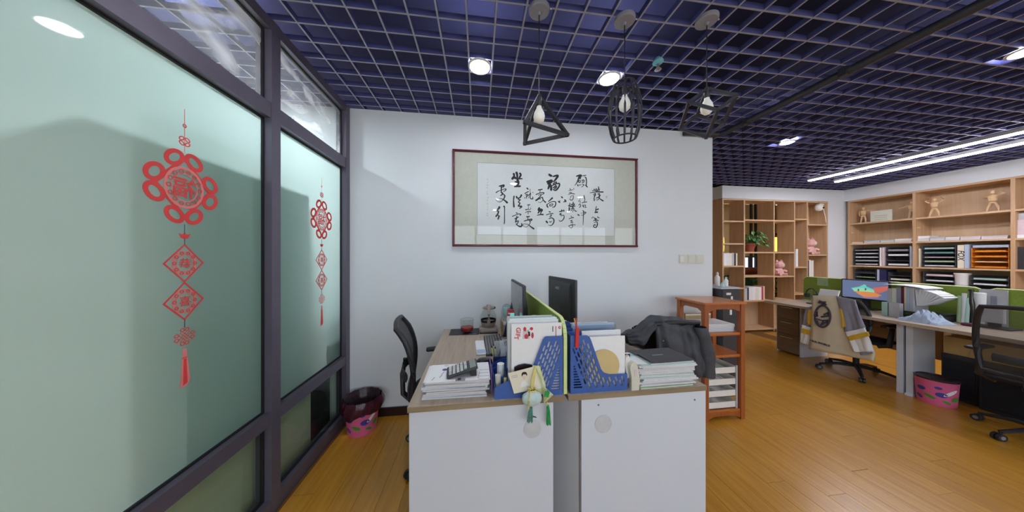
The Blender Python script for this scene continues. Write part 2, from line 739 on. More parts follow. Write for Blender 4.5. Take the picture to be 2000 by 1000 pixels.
pm = plank_mesh(1.22)
plank_meshes = {}
n = 0
x = -1.10 + PW / 2
row = 0
while x < 7.1:
    off = [0.18, .83, .46, 1.10, .62][row % 5] + RND.uniform(-.06, .06)
    y0 = .62
    y = y0 - off
    yend = WY if x < 2.3 else FY - .02
    if x > 4.3:
        yend = min(yend, 3.4) if x > 4.9 else yend
    while y < yend:
        a, b_ = max(y, y0 - .2), min(y + 1.22, yend)
        L = round(b_ - a, 2)
        if L > .05 and not (x > 5.2):
            if L not in plank_meshes:
                plank_meshes[L] = plank_mesh(L)
            put('plank', plank_meshes[L], fl, (x, (a + b_) / 2, 0))
            n += 1
        y += 1.22
    x += PW
    row += 1
# the boards go on, out of reach of the view, as one sheet
MB().box(-1.1, 7.1, -4.0, .40, -.0055, -.0005).build('plank_field', 'plank', fl)['kind'] = 'stuff'
MB().box(5.2, 7.6, .40, 4.1, -.0055, -.0005).build('plank_field', 'plank', fl)['kind'] = 'stuff'
MB().box(2.3, 7.6, 4.2, 7.0, -.0055, -.0005).build('plank_field', 'plank', fl)['kind'] = 'stuff'
MB().box(-4.5, -1.25, -2.4, 2.4, -.0055, -.0005).build('plank_field', 'plank', fl)['kind'] = 'stuff'

# ------------------------------------------------------------------ walls
WE = 2.44                                   # free end of the white wall
struct(MB().box(-4.6, WE, WY, WY + .12, 0, H - .002).build('wall_front', 'white_paint'))
b = MB()
b.box(4.42, 7.6, FY, FY + .28, 2.478, H - .002)             # soffit over the open shelving
b.box(6.745, RX + .35, FY, FY + .28, 0, 2.478)
struct(b.build('wall_far', 'white_paint'))
b = MB()
b.box(RX, RX + .36, -4.0, 4.15, 2.484, H - .002)
b.box(RX + .35, RX + .45, -4.0, 4.15, 0, 2.484)
b.box(RX, RX + .35, -4.0, .7, 0, 2.484)
struct(b.build('wall_right', 'white_paint'))
# wall behind the viewer, with a band of windows
b = MB()
b.box(-4.6, 7.6, -4.1, -4.0, 0, .8)
b.box(-4.6, 7.6, -4.1, -4.0, 2.5, 3.15)
for xa, xb in ((-4.6, -4.2), (-1.3, -1.0), (1.7, 2.0), (4.6, 4.9), (7.2, 7.6)):
    b.box(xa, xb, -4.1, -4.0, .8, 2.5)
struct(b.build('wall_back', 'white_paint'))
WIN = ((-4.2, -1.3), (-1.0, 1.7), (2.0, 4.6), (4.9, 7.2))
for i, (xa, xb) in enumerate(WIN):
    b = MB()
    for q in range(4):
        xx = xa + (xb - xa) * q / 3
        b.box(max(xa, xx - .03), min(xb, xx + .03), -4.08, -4.02, .8, 2.5)
    for zz in (.8, 2.44):
        b.box(xa, xb, -4.08, -4.02, zz, zz + .06)
    w = struct(b.build('window_%d' % (i + 1), 'white_plastic'))
    for q in range(3):
        xx = xa + (xb - xa) * q / 3
        MB().box(xx + .03, xx + (xb - xa) / 3 - .03, -4.055, -4.045, .86, 2.44).build('pane', 'glass_clear', w)
    pl = bpy.data.lights.new('window_portal', 'AREA')
    pl.shape = 'RECTANGLE'
    pl.size = xb - xa
    pl.size_y = 1.7
    pl.cycles.is_portal = True
    po = bpy.data.objects.new('window_portal', pl)
    COL.objects.link(po)
    po.location = ((xa + xb) / 2, -4.12, 1.65)
    po.rotation_euler = (PI / 2, 0, 0)          # faces into the room
    po.rotation_euler = (-PI / 2, 0, PI)
# the office behind the glass and the lounge behind the open shelving
b = MB()
b.box(-4.6, -4.5, -4.0, WY, 0, H - .002)
b.box(-4.5, GX - .1, -2.5, -2.4, 0, H - .002)
struct(b.build('wall_left', 'white_paint'))
b = MB()
b.box(1.6, 7.6, 5.62, 5.72, 0, H)
b.box(1.5, 1.6, WY + .12, 5.72, 0, H)
b.box(7.5, 7.6, FY + .28, 5.72, 0, H)
struct(b.build('wall_lounge', 'cream_paint'))
struct(MB().box(-1.1, WE, WY - .014, WY, 0, .075).build('baseboard_front', 'baseboard'))

# ------------------------------------------------------------------ ceiling: dark void, open-cell grid below it
ce = struct(MB().box(-4.6, 7.6, -4.1, 7.0, 3.15, 3.25).build('ceiling', 'plenum'))
b = MB()
for q in ((-4.6, -4.5, -4.1, 7.0), (7.5, 7.6, -4.1, 7.0), (-4.6, 7.6, -4.1, -4.0), (-4.6, 7.6, 6.9, 7.0)):
    b.box(*q, H + .06, 3.2)
b.build('plenum_side', 'plenum', ce)
BT, BH = .010, .032


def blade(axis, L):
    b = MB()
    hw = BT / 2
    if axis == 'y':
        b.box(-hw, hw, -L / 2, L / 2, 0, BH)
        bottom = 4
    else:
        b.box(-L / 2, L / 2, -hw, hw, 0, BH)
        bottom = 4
    b.mi[bottom] = 1  # bounce light painted on the underside; the sides carry painted shade
    return b.mesh('grid_blade', ['blade_shaded', 'blade_lit_edge'])


GY0, GY1 = -1.0, FY
bx0, bx1 = -4.5, RX + .3
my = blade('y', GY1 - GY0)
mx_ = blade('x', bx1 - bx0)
k = math.ceil((bx0 - .091) / .1555)
while .091 + k * .1555 < RX:
    xx = .091 + k * .1555
    if abs(xx - GX + .03) > .05:
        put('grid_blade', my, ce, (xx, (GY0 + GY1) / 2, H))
    k += 1
k = math.ceil((GY0 - 2.217) / .1311)
while 2.217 + k * .1311 < FY:
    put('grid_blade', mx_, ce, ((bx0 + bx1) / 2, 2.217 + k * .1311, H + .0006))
    k += 1
# tray that closes the ceiling beyond the grid (lounge and the area behind the viewer)
MB().box(-4.5, 7.5, FY + .27, 6.9, H + .02, H + .04).build('plain_tray', 'cream_paint', ce)
MB().box(-4.5, 7.5, -4.0, GY0, H + .02, H + .04).build('plain_tray', 'grey_plastic', ce)

# ------------------------------------------------------------------ glass partition
T0, T1 = 2.168, 2.250                        # transom bar
L0, L1 = .498, .566                          # lower bar
ML = ((-1.60, -1.535), (.02, .085), (1.549, 1.612), (2.338, 2.40))   # mullions along y
XB = GX - .075                               # back of the frame
part = struct(MB().box(XB, GX, -2.4, WY, H - .06, H - .001).build('wall_glass', 'frame_grey'))
for y0, y1 in ML:
    MB().box(XB, GX + .004, y0, y1, 0, H - .001).build('mullion', 'frame_grey', part)
ys = [(-2.4, -1.60)] + [(ML[i][1], ML[i + 1][0]) for i in range(3)]
XG = GX - .042
for y0, y1 in ys:
    for z0, z1, nm in ((T0, T1, 'transom_bar'), (L0, L1, 'lower_bar'), (0, .085, 'sill_bar')):
        MB().box(XB, GX, y0, y1, z0, z1).build(nm, 'frame_grey', part)
    for z0, z1, mt, nm in ((T1, H - .06, 'glass_transom', 'transom_pane'), (L1, T0, 'glass_frosted', 'frosted_pane'), (.085, L0, 'glass_low', 'lower_pane')):
        b = MB()
        b.add([(XG, y0, z0), (XG, y1, z0), (XG, y1, z1), (XG, y0, z1)], [(0, 1, 2, 3)])
        b.build(nm, mt, part)
        g = .009                             # black rubber bead round the pane
        b = MB()
        b.box(XG - .004, XG + .010, y0, y1, z0, z0 + g).box(XG - .004, XG + .010, y0, y1, z1 - g, z1)
        b.box(XG - .004, XG + .010, y0, y0 + g, z0 + g, z1 - g).box(XG - .004, XG + .010, y1 - g, y1, z0 + g, z1 - g)
        b.build('rubber_bead', 'gasket', part)

# office cupboard that stands behind the glass and shades it
t = thing('office_cupboard', 'tall pale cupboard standing behind the frosted glass partition', 'cupboard', (-1.4, 1.438, 0))
MB().rbox(-1.70, -1.30, 1.06, 1.915, 0, 1.975, .006).build('carcass', 'cabinet_pale', t)
for yy in (1.065, 1.49):
    d = MB().box(-1.72, -1.70, yy, yy + .42, .06, 1.95).build('door', 'cabinet_pale', t)
    MB().cyl((-1.728, yy + (.38 if yy < 1.2 else .04), .9), (-1.728, yy + (.38 if yy < 1.2 else .04), 1.05), .008).build('handle', 'silver', d)

t = thing('low_screen', 'pale low board on feet standing just behind the lower glass panes', 'board', (-1.255, 1.55, 0))
MB().box(-1.268, -1.242, 1.02, 2.085, .02, .545).build('board', 'cabinet_pale', t)
for yy in (1.1, 1.55, 2.0):
    MB().box(-1.28, -1.23, yy - .02, yy + .02, 0, .02).build('foot', 'charcoal', t)
t = thing('added_dark_cabinet', 'dark low cabinet added behind the glass to darken the lower pane', 'cabinet', (-1.5, 2.235, 0))  # added dark cabinet, keeps the bright office floor from showing through the pane
MB().rbox(-1.75, -1.26, 2.10, 2.37, 0, .95, .006).build('carcass', 'fridge', t)
for k in range(3):
    d = MB().box(-1.765, -1.75, 2.11, 2.36, .03 + k * .305, .325 + k * .305).build('drawer', 'fridge', t)
    MB().box(-1.78, -1.7655, 2.18, 2.29, .24 + k * .305, .255 + k * .305).build('handle', 'silver', d)

# ------------------------------------------------------------------ ceiling lamps
def downlight(x, y, label, r=.066, glow='lamp_glow'):
    t = thing('downlight', label, 'ceiling lamp', (x, y, H - .004), 0, 'round recessed downlights')
    MB().lathe([(r + .012, 0), (r + .012, -.006), (r, -.009), (r, 0)], n=28, cap0=False, cap1=False).build('trim_ring', 'white_plastic', t, True, local=True)
    MB().lathe([(r, -.005), (r, -.004)], n=28).build('diffuser', glow, t, local=True)
    return t


downlight(.007, 1.752, 'lit downlight left of the pendants, above the scroll')
downlight(.94, 1.751, 'lit downlight beside the barrel cage pendant')
downlight(3.461, 2.474, 'lit downlight beyond the cube pendant, over the aisle', .058)
downlight(3.42, 1.171, 'lit downlight at the right edge of the ceiling')
for i, (xx, yy) in enumerate(((-2.0, 1.84), (-3.5, -.9), (-3.6, 1.2), (-.6, .95), (.62, .25), (.45, -1.0), (2.2, -.6), (.45, -2.4), (2.6, -2.4), (4.6, -.8))):  # far office lamps and the nearest overhead pair are added for fill
    downlight(xx, yy, ('lit downlight in the office behind the glass, in a set partly added as fill' if xx < -1 else 'lit downlight in the ceiling out of view, in a set partly added as fill'), glow='lamp_glow_office' if xx < -1 else 'lamp_glow')


def linear_lamp(x, label):
    t = thing('linear_lamp', label, 'ceiling lamp', (x, 1.89, H - .05), 0, 'linear lamps over the far desks')
    MB().box(-.034, .034, -1.7, 1.7, .012, .05).build('housing', 'light_grey', t, local=True)
    MB().box(-.03, .03, -1.69, 1.69, 0, .012).build('diffuser', 'led_glow', t, local=True)


linear_lamp(5.45, 'long white linear lamp over the aisle side of the far desks')
linear_lamp(5.98, 'long white linear lamp nearest the wall bookcase')

# black service pipe under the grid
t = thing('service_pipe', 'black pipe running below the ceiling grid past the wall end', 'pipe', (2.5, 1.4, H - .03))
MB().tube([(2.12, WY - .03, H - .03), (2.42, WY - .03, H - .03), (2.475, WY - .045, H - .03), (2.50, WY - .11, H - .03), (2.50, .2, H - .03), (2.50, -.9, H - .03)], .028, 10).build('pipe', 'lamp_black', t, True)
MB().cyl((2.09, WY - .03, H - .03), (2.13, WY - .03, H - .03), .030).build('end_cap', 'lamp_black', t, True)
for yy in (2.1, 1.45, .75):
    MB().box(2.47, 2.53, yy - .02, yy + .02, H - .058, H - .0005).build('clamp', 'lamp_black', t)

t = thing('sprinkler', 'small sprinkler head with pale blue collar in the ceiling grid', 'sprinkler', (1.175, 1.554, H))
MB().lathe([(.012, 0.02), (.030, 0.0), (.034, -.012), (.024, -.022), (.012, -.024)], n=16).build('collar', 'sprinkler_blue', t, True, local=True)
MB().lathe([(.010, -.022), (.008, -.045), (.016, -.055), (.022, -.062), (.008, -.070)], n=12).build('head', 'silver', t, True, local=True)

# ------------------------------------------------------------------ framed calligraphy scroll
FX0, FX1, FZ0, FZ1 = -.240, 1.579, 1.503, 2.395
t = thing('framed_calligraphy', 'long framed calligraphy scroll with maroon frame on the white wall', 'picture', ((FX0 + FX1) / 2, WY, FZ0))
fw, fd = .024, .034
for nm, q in (('frame_bar', (FX0, FX1, FZ0, FZ0 + fw)), ('frame_bar', (FX0, FX1, FZ1 - fw, FZ1)), ('frame_bar', (FX0, FX0 + fw, FZ0 + fw, FZ1 - fw)), ('frame_bar', (FX1 - fw, FX1, FZ0 + fw, FZ1 - fw))):
    x0, x1, z0, z1 = q
    b = MB()
    if x1 - x0 > z1 - z0:
        n = 10
        pr = [((z0 + z1) / 2 + fw / 2 * math.cos(PI * i / n), WY - .004 - (fd - .004) * math.sin(PI * i / n)) for i in range(n + 1)]
        pr = [(pr[0][0], WY)] + pr + [(pr[-1][0], WY)]
        b.prism([(p[1], p[0]) for p in pr], 'yz', x0 + .003, x1 - .003)
    else:
        n = 10
        pr = [((x0 + x1) / 2 + fw / 2 * math.cos(PI * i / n), WY - .004 - (fd - .004) * math.sin(PI * i / n)) for i in range(n + 1)]
        pr = [(pr[0][0], WY)] + pr + [(pr[-1][0], WY)]
        b.prism(pr, 'xy', z0 - .004, z1 + .004)
    b.build(nm, 'maroon', t, True)
MB().box(FX0 + .01, FX1 - .01, WY - .012, WY - .001, FZ0 + .01, FZ1 - .01).build('silk_mount', 'scroll_mat', t)
PY = WY - .0135
pa, pb_, pc, pd = P(932.8, 318, y=PY), P(1200, 330, y=PY), P(932.3, 458, y=PY), P(1199.6, 461, y=PY)
px0, px1 = (pa.x + pc.x) / 2, (pb_.x + pd.x) / 2
pz0, pz1 = (pc.z + pd.z) / 2, (pa.z + pb_.z) / 2
MB().box(px0 - .003, px1 + .003, PY + .0002, WY - .011, pz0 - .003, pz1 + .003).build('paper_border', 'taupe', t)
sp = MB().box(px0, px1, PY, WY - .011, pz0, pz1).build('scroll_paper', 'scroll_paper', t)
# running-script characters as brush strokes: (origin u, v, scale) then strokes of points and widths
RG = {1: (960, 330, 11.2), 2: (960, 380, 10.456), 3: (1015, 350, 7.833), 4: (1055, 330, 6.533), 5: (1100, 330, 13.07), 6: (1100, 385, 12.05), 7: (1145, 355, 8.26)}
CH = [
    (1, [([(485, 105), (495, 150), (455, 215)], (40, 34, 45)), ([(460, 220), (500, 180), (525, 190)], 30), ([(545, 80), (560, 120), (565, 230), (560, 300)], (45, 40, 34, 30)), ([(620, 95), (640, 130), (610, 190)], 35), ([(500, 200), (570, 215), (670, 212)], (28, 26, 22)), ([(515, 280), (550, 285), (580, 270)], 26), ([(570, 240), (590, 300), (560, 370)], 40), ([(505, 385), (560, 378), (625, 378)], (26, 34, 34))]),
    (1, [([(170, 378), (215, 365), (270, 355), (262, 385), (240, 395)], (24, 26, 30, 26, 20)), ([(215, 385), (215, 440), (212, 520)], (28, 22, 20)), ([(100, 518), (150, 485), (210, 462), (280, 440), (318, 442), (300, 475), (262, 488)], (20, 14, 10, 14, 20, 16, 12)), ([(212, 520), (245, 530), (225, 565), (190, 585)], (20, 26, 24, 12)), ([(225, 560), (262, 555), (290, 590), (270, 650), (225, 700), (170, 722), (120, 700), (98, 665), (140, 650), (220, 652), (290, 690), (340, 735)], (14, 16, 26, 22, 12, 10, 8, 8, 8, 12, 26, 40))]),
    (2, [([(460, 35), (450, 120), (458, 250)], (24, 20, 30)), ([(510, 40), (520, 70), (545, 60)], (26, 24, 10)), ([(610, 10), (590, 50), (540, 95), (590, 105)], (30, 24, 16, 16)), ([(590, 105), (550, 150), (580, 180), (545, 230)], (18, 18, 22, 20)), ([(545, 235), (615, 245), (570, 285)], (20, 30, 12))]),
    (2, [([(160, 255), (150, 280), (100, 330)], (36, 34, 22)), ([(100, 330), (140, 345), (125, 400), (92, 445)], (18, 26, 26, 28)), ([(125, 420), (150, 440), (135, 500)], (14, 22, 28)), ([(170, 430), (155, 470), (140, 495)], 8), ([(250, 245), (265, 250), (266, 400), (265, 560), (255, 605)], (24, 20, 14, 18, 10))]),
    (2, [([(505, 370), (525, 385)], 16), ([(425, 445), (500, 415), (560, 395), (600, 408), (575, 430)], (14, 12, 14, 18, 8)), ([(475, 495), (515, 478), (550, 460)], 16), ([(520, 440), (505, 500), (490, 565)], (14, 24, 18)), ([(490, 565), (540, 535), (545, 560), (515, 610), (500, 620)], (14, 16, 16, 14, 10)), ([(500, 590), (540, 635), (590, 655), (620, 630), (612, 585)], (10, 18, 30, 28, 12))]),
    (3, [([(110, 135), (128, 152)], 16), ([(80, 220), (110, 200), (135, 190)], 12), ([(90, 240), (120, 230), (115, 260), (100, 270)], 10), ([(105, 245), (105, 295)], 8), ([(85, 275), (75, 295)], 8), ([(160, 150), (158, 220), (135, 290)], 6), ([(130, 250), (170, 215)], 10), ([(170, 225), (160, 280), (175, 300), (200, 298), (198, 265)], (8, 10, 12, 14, 6)), ([(197, 200), (205, 205)], 8)]),
    (3, [([(120, 395), (155, 390)], 12), ([(135, 395), (133, 440), (140, 470)], 6), ([(90, 465), (115, 465), (130, 450)], (14, 10, 6)), ([(140, 470), (170, 455), (165, 435)], 6), ([(88, 512), (120, 495), (172, 493), (150, 505)], (8, 8, 8, 5)), ([(130, 495), (130, 535)], 8)]),
    (3, [([(105, 575), (150, 570)], 14), ([(125, 575), (125, 620)], 10), ([(70, 640), (120, 625), (182, 612), (180, 630), (150, 640)], (12, 14, 16, 14, 8)), ([(130, 620), (155, 640), (160, 665), (140, 700), (100, 735), (60, 720), (52, 690), (90, 685), (130, 695), (175, 730), (215, 758)], (10, 12, 10, 7, 6, 5, 5, 6, 8, 16, 22))]),
    (3, [([(285, 165), (345, 155)], 14), ([(315, 165), (310, 210)], 8), ([(250, 235), (300, 215), (365, 205), (365, 225), (330, 235)], (14, 10, 14, 10, 6)), ([(285, 245), (320, 235), (330, 240)], 8), ([(330, 240), (300, 280), (250, 325)], (12, 14, 22)), ([(250, 330), (300, 300), (345, 275), (355, 320), (320, 355), (285, 350)], (12, 10, 12, 8, 6, 6)), ([(300, 300), (320, 310)], 6), ([(345, 290), (370, 330), (395, 352)], (8, 14, 20))]),
    (3, [([(300, 440), (290, 470), (340, 480)], (24, 26, 30)), ([(320, 460), (345, 470)], 24), ([(285, 500), (305, 490), (280, 520)], 14), ([(330, 490), (320, 530)], 14), ([(270, 552), (310, 542), (358, 540)], (10, 14, 20))]),
    (4, [([(115, 72), (135, 85), (150, 90)], (24, 26, 16)), ([(90, 165), (145, 150), (135, 170), (95, 190)], (24, 30, 26, 16)), ([(125, 165), (115, 220), (100, 255)], (24, 26, 14)), ([(130, 200), (140, 230), (140, 268)], (20, 22, 24)), ([(165, 95), (225, 85), (200, 130), (170, 165)], (14, 24, 22, 12)), ([(165, 190), (205, 165), (200, 190), (165, 205)], 12), ([(150, 215), (185, 195), (240, 185), (245, 215), (215, 260), (190, 272), (165, 262)], (12, 10, 16, 16, 18, 16, 10)), ([(165, 240), (205, 215), (205, 240), (180, 250)], 12), ([(195, 200), (190, 250)], 8)]),
    (4, [([(155, 370), (135, 390), (105, 415)], (18, 14, 8)), ([(85, 450), (90, 475), (100, 490)], (10, 16, 12)), ([(88, 455), (130, 425), (185, 415), (200, 440), (185, 480), (155, 490)], (8, 8, 10, 12, 12, 6)), ([(120, 455), (125, 475)], 8), ([(120, 455), (160, 445), (155, 468), (125, 472)], 8)]),
    (4, [([(115, 545), (130, 550)], 12), ([(80, 585), (120, 573), (165, 568)], (10, 8, 10)), ([(130, 595), (145, 585), (135, 610), (120, 610)], 8), ([(110, 635), (150, 625), (175, 650), (170, 690), (140, 722), (105, 715)], (8, 10, 14, 12, 8, 4)), ([(78, 668), (92, 685)], 18), ([(120, 670), (130, 680), (145, 668)], 8)]),
    (4, [([(272, 355), (285, 368)], 14), ([(235, 415), (250, 425)], 16), ([(235, 415), (255, 405)], 6), ([(315, 395), (328, 415)], 16), ([(300, 420), (325, 415)], 10)]),
    (4, [([(245, 545), (280, 535), (308, 535)], 10), ([(275, 520), (272, 545)], 10), ([(302, 520), (298, 540)], 8), ([(250, 575), (270, 580)], 12), ([(265, 560), (255, 590)], 8), ([(265, 600), (300, 590), (305, 625), (280, 660), (250, 665), (240, 650)], (8, 8, 10, 10, 8, 5))]),
    (5, [([(340, 185), (430, 160), (480, 170)], (26, 40, 20)), ([(430, 170), (400, 230), (360, 330), (290, 430)], (50, 40, 24, 6)), ([(430, 215), (460, 190)], 24), ([(400, 240), (445, 225), (430, 255)], 20), ([(385, 290), (400, 340), (440, 335)], 20), ([(400, 300), (435, 290), (440, 330)], 14), ([(475, 290), (530, 285), (525, 335), (485, 345)], (18, 20, 18, 16)), ([(490, 285), (485, 340)], 12), ([(365, 400), (380, 435)], 22), ([(405, 395), (415, 425)], 14), ([(440, 390), (450, 415)], 14), ([(480, 385), (520, 400), (500, 440), (465, 465)], (14, 16, 14, 8)), ([(520, 400), (545, 420)], 10), ([(500, 175), (545, 165), (585, 158)], (14, 18, 14)), ([(545, 200), (580, 225), (595, 320), (590, 420)], (14, 24, 22, 20)), ([(570, 410), (600, 445), (625, 465)], (20, 26, 14))]),
    (5, [([(140, 555), (180, 545), (250, 530)], 12), ([(170, 500), (190, 530)], 14), ([(265, 490), (275, 520)], 12), ([(150, 610), (200, 590)], 12), ([(130, 655), (200, 625), (290, 640)], (10, 16, 18)), ([(210, 600), (190, 640)], 12), ([(190, 700), (250, 680), (262, 690), (258, 740), (228, 795), (180, 785), (163, 755)], (10, 12, 13, 15, 17, 15, 9)), ([(180, 705), (195, 740)], 11)]),
    (6, [([(410, 0), (390, 50), (355, 110)], (10, 8, 6)), ([(355, 110), (400, 85), (395, 150)], (8, 8, 12)), ([(365, 185), (400, 170), (410, 210), (385, 240)], (16, 14, 16, 18)), ([(490, -40), (500, 20), (510, 60), (490, 120)], (16, 16, 14, 12)), ([(440, 135), (500, 120), (550, 112)], (14, 14, 20)), ([(460, 190), (480, 235)], 20), ([(460, 195), (530, 185)], 12), ([(510, 235), (540, 240)], 18), ([(525, 185), (520, 215)], 12)]),
    (6, [([(150, 140), (160, 165), (120, 210)], (16, 14, 16)), ([(120, 210), (170, 200), (135, 250)], 16), ([(140, 250), (135, 330)], 22), ([(160, 265), (160, 300)], 12), ([(235, 120), (230, 165), (205, 180)], 20), ([(185, 175), (260, 160), (250, 190), (190, 220)], 18), ([(175, 220), (230, 215), (285, 212)], (20, 24, 14)), ([(230, 220), (190, 280)], 14), ([(235, 245), (200, 310)], 14), ([(240, 240), (240, 310), (215, 350)], (10, 12, 8)), ([(255, 250), (265, 310), (305, 332)], (8, 12, 24)), ([(170, 340), (195, 310)], 10)]),
    (6, [([(180, 445), (205, 462)], 14), ([(135, 510), (190, 490), (245, 482)], (14, 16, 18)), ([(165, 555), (195, 550), (185, 580)], 12), ([(200, 540), (215, 545), (190, 585)], 8), ([(175, 605), (215, 595), (225, 580)], 14), ([(220, 600), (215, 650)], 8), ([(130, 685), (170, 660), (220, 650), (285, 655)], (18, 14, 14, 14)), ([(170, 660), (225, 670), (215, 705), (185, 728), (150, 705)], (10, 12, 14, 12, 10))]),
    (6, [([(345, 410), (375, 430)], 24), ([(415, 380), (465, 370), (530, 355), (525, 380), (490, 405)], (8, 10, 18, 14, 10)), ([(430, 425), (480, 420)], 12), ([(460, 320), (485, 345), (475, 450), (472, 560), (468, 655)], (18, 22, 16, 14, 10))]),
    (7, [([(60, 178), (150, 165), (270, 165)], (6, 12, 18)), ([(100, 145), (150, 130)], 10), ([(125, 115), (150, 150)], 10), ([(160, 110), (170, 155)], 14), ([(195, 80), (200, 110), (165, 165)], (10, 14, 12)), ([(215, 120), (200, 155)], 12), ([(120, 205), (150, 190), (145, 215), (125, 225)], 12), ([(150, 215), (130, 250), (130, 305)], (10, 12, 14)), ([(185, 200), (215, 190), (205, 220), (230, 215)], 12), ([(225, 220), (195, 250), (165, 260)], 12), ([(160, 265), (215, 240), (200, 280), (170, 295), (150, 280)], (8, 10, 10, 6, 5)), ([(200, 255), (235, 285), (270, 308)], (8, 14, 20))]),
    (7, [([(165, 395), (155, 440), (150, 490)], (8, 12, 14)), ([(160, 455), (195, 440)], (14, 20)), ([(140, 495), (180, 490)], (16, 22))]),
    (7, [([(90, 590), (105, 570), (125, 575)], 8), ([(185, 560), (190, 580), (212, 582)], 10), ([(130, 585), (155, 590)], 10), ([(130, 605), (170, 600)], 12), ([(110, 632), (150, 620), (195, 625)], (6, 12, 14)), ([(150, 590), (155, 640)], 10), ([(125, 660), (175, 645)], 8), ([(175, 645), (180, 690), (160, 735), (130, 735), (118, 710), (140, 690), (145, 705)], (12, 16, 14, 12, 12, 12, 10))])]


def brush(b, pts, ws, y):
    """flat tapering ribbon through the points, rounded ends, facing the room"""
    if not isinstance(ws, tuple):
        ws = (ws,) * len(pts)
    ws = tuple(w_ * 1.18 + .4 for w_ in ws)
    n = len(pts)
    fine = []
    for i in range(n - 1):
        p0, p1, p2, p3 = pts[max(i - 1, 0)], pts[i], pts[i + 1], pts[min(i + 2, n - 1)]
        for k in range(5):
            s = k / 5
            q = [.5 * (2 * p1[a] + (p2[a] - p0[a]) * s + (2 * p0[a] - 5 * p1[a] + 4 * p2[a] - p3[a]) * s * s + (3 * p1[a] - p0[a] - 3 * p2[a] + p3[a]) * s ** 3) for a in (0, 1)]
            fine.append((q[0], q[1], ws[i] + (ws[i + 1] - ws[i]) * s))
    fine.append((*pts[-1], ws[-1]))
    rows = []
    m = len(fine)
    dirs = []
    for i in range(m):
        a, c = fine[max(i - 1, 0)], fine[min(i + 1, m - 1)]
        L = math.hypot(c[0] - a[0], c[1] - a[1]) or 1
        dirs.append(((c[0] - a[0]) / L, (c[1] - a[1]) / L))
    seq = [(fine[0][0] - dirs[0][0] * fine[0][2] * .38, fine[0][1] - dirs[0][1] * fine[0][2] * .38, fine[0][2] * .55, dirs[0])]
    seq += [(f[0], f[1], f[2], d) for f, d in zip(fine, dirs)]
    seq += [(fine[-1][0] + dirs[-1][0] * fine[-1][2] * .38, fine[-1][1] + dirs[-1][1] * fine[-1][2] * .38, fine[-1][2] * .55, dirs[-1])]
    vs = []
    for x_, v_, w_, d in seq:
        for s in (-1, 1):
            vs.append((x_ - d[1] * s * w_ / 2, v_ + d[0] * s * w_ / 2))
    fs = [(2 * i, 2 * i + 1, 2 * i + 3, 2 * i + 2) for i in range(len(seq) - 1)]
    return vs, fs


for rg, strokes in CH:
    ou, ov, sc_ = RG[rg]
    b = MB()
    for k_, (pts, ws) in enumerate(strokes):
        vs, fs = brush(b, pts, ws, PY)
        yy = PY - .0006 - .00008 * k_
        b.add([P(ou + x_ / sc_, ov + v_ / sc_, y=yy) for x_, v_ in vs], fs)
    b.build('brush_character', 'ink', sp)
# small signature column: short brush dabs
b = MB()
for i in range(13):
    c = P(850 + 445 * .23 + RND.uniform(-.4, .4), 270 + (348 + i * 26) * .23, y=PY - .0006)
    for k in range(4):
        a = RND.uniform(0, PI)
        b.obox((c.x + RND.uniform(-.006, .006), PY - .0007, c.z + RND.uniform(-.008, .008)), (RND.uniform(.006, .013), .0006, .0016), (0, a, 0))
b.build('signature', 'ink_grey', sp)
c = P(850 + 1455 * .23, 270 + 500 * .23, y=PY - .0006)
MB().add([(c.x + q[0], PY - .0006, c.z + q[1]) for q in ellipse(0, 0, .009, .014, 12)], [list(range(12))]).build('seal_mark', 'light_grey', sp)
MB().add([(FX0 + .02, WY - .022, FZ0 + .02), (FX1 - .02, WY - .022, FZ0 + .02), (FX1 - .02, WY - .022, FZ1 - .02), (FX0 + .02, WY - .022, FZ1 - .02)], [(0, 1, 2, 3)]).build('picture_glass', 'glass_picture', t)

# ------------------------------------------------------------------ light switches
t = thing('switch_panel', 'row of three beige switch plates on the white wall', 'light switch', (2.19, WY, 1.385))
for i in range(3):
    x0 = 2.052 + i * .093
    p = MB().rbox(x0, x0 + .090, -.005, .005, -.001, .008, .002)
    p = MB()
    p.box(x0, x0 + .090, WY - .009, WY, 1.341, 1.431)
    p = p.build('plate', 'ivory_plastic', t)
    if i == 0:
        MB().box(x0 + .008, x0 + .045, WY - .012, WY - .008, 1.358, 1.414).build('rocker', 'white_plastic', p)
        MB().box(x0 + .047, x0 + .083, WY - .0105, WY - .008, 1.358, 1.414).build('rocker', 'ivory_plastic', p)
    else:
        MB().box(x0 + .012, x0 + .078, WY - .012, WY - .008, 1.360, 1.412).build('rocker', 'ivory_plastic', p)

# ------------------------------------------------------------------ the two desks in the middle
DZ = .75
DY0, DY1 = 1.176, 2.385


def desk_top(t, x0, x1, y0, y1):
    b = MB().box(x0, x1, y0, y1, DZ - .025, DZ)
    b.mi = [1, 1, 1, 1, 0, 0]
    b.build('desk_top', ['desk_wood', 'desk_edge'], t)


t = thing('office_desk', 'wood-topped desk with white end panel holding the calculator and tea', 'desk', (.045, 1.78, 0))
desk_top(t, -.312, .404, DY0, DY1)
e = MB().box(-.306, .352, DY0 + .008, DY0 + .026, 0, DZ - .025).build('end_panel', 'desk_white', t)
c = P(1040, 838, y=DY0 + .007)
MB().cyl((c.x, DY0 + .0082, c.z), (c.x, DY0 + .0062, c.z), .043, n=28).build('cable_cover', 'grommet', e)
MB().tube([(c.x - .012 + .03 * k / 6, DY0 + .004, c.z + .055 + .004 * math.sin(PI * k / 6)) for k in range(7)], .002, 6).build('wire_end', 'black_plastic', e)
MB().box(-.306, .352, DY1 - .03, DY1 - .012, 0, DZ - .025).build('end_panel', 'desk_white', t)
MB().box(.335, .352, DY0 + .30, DY1 - .03, .28, DZ - .025).build('modesty_panel', 'desk_white', t)

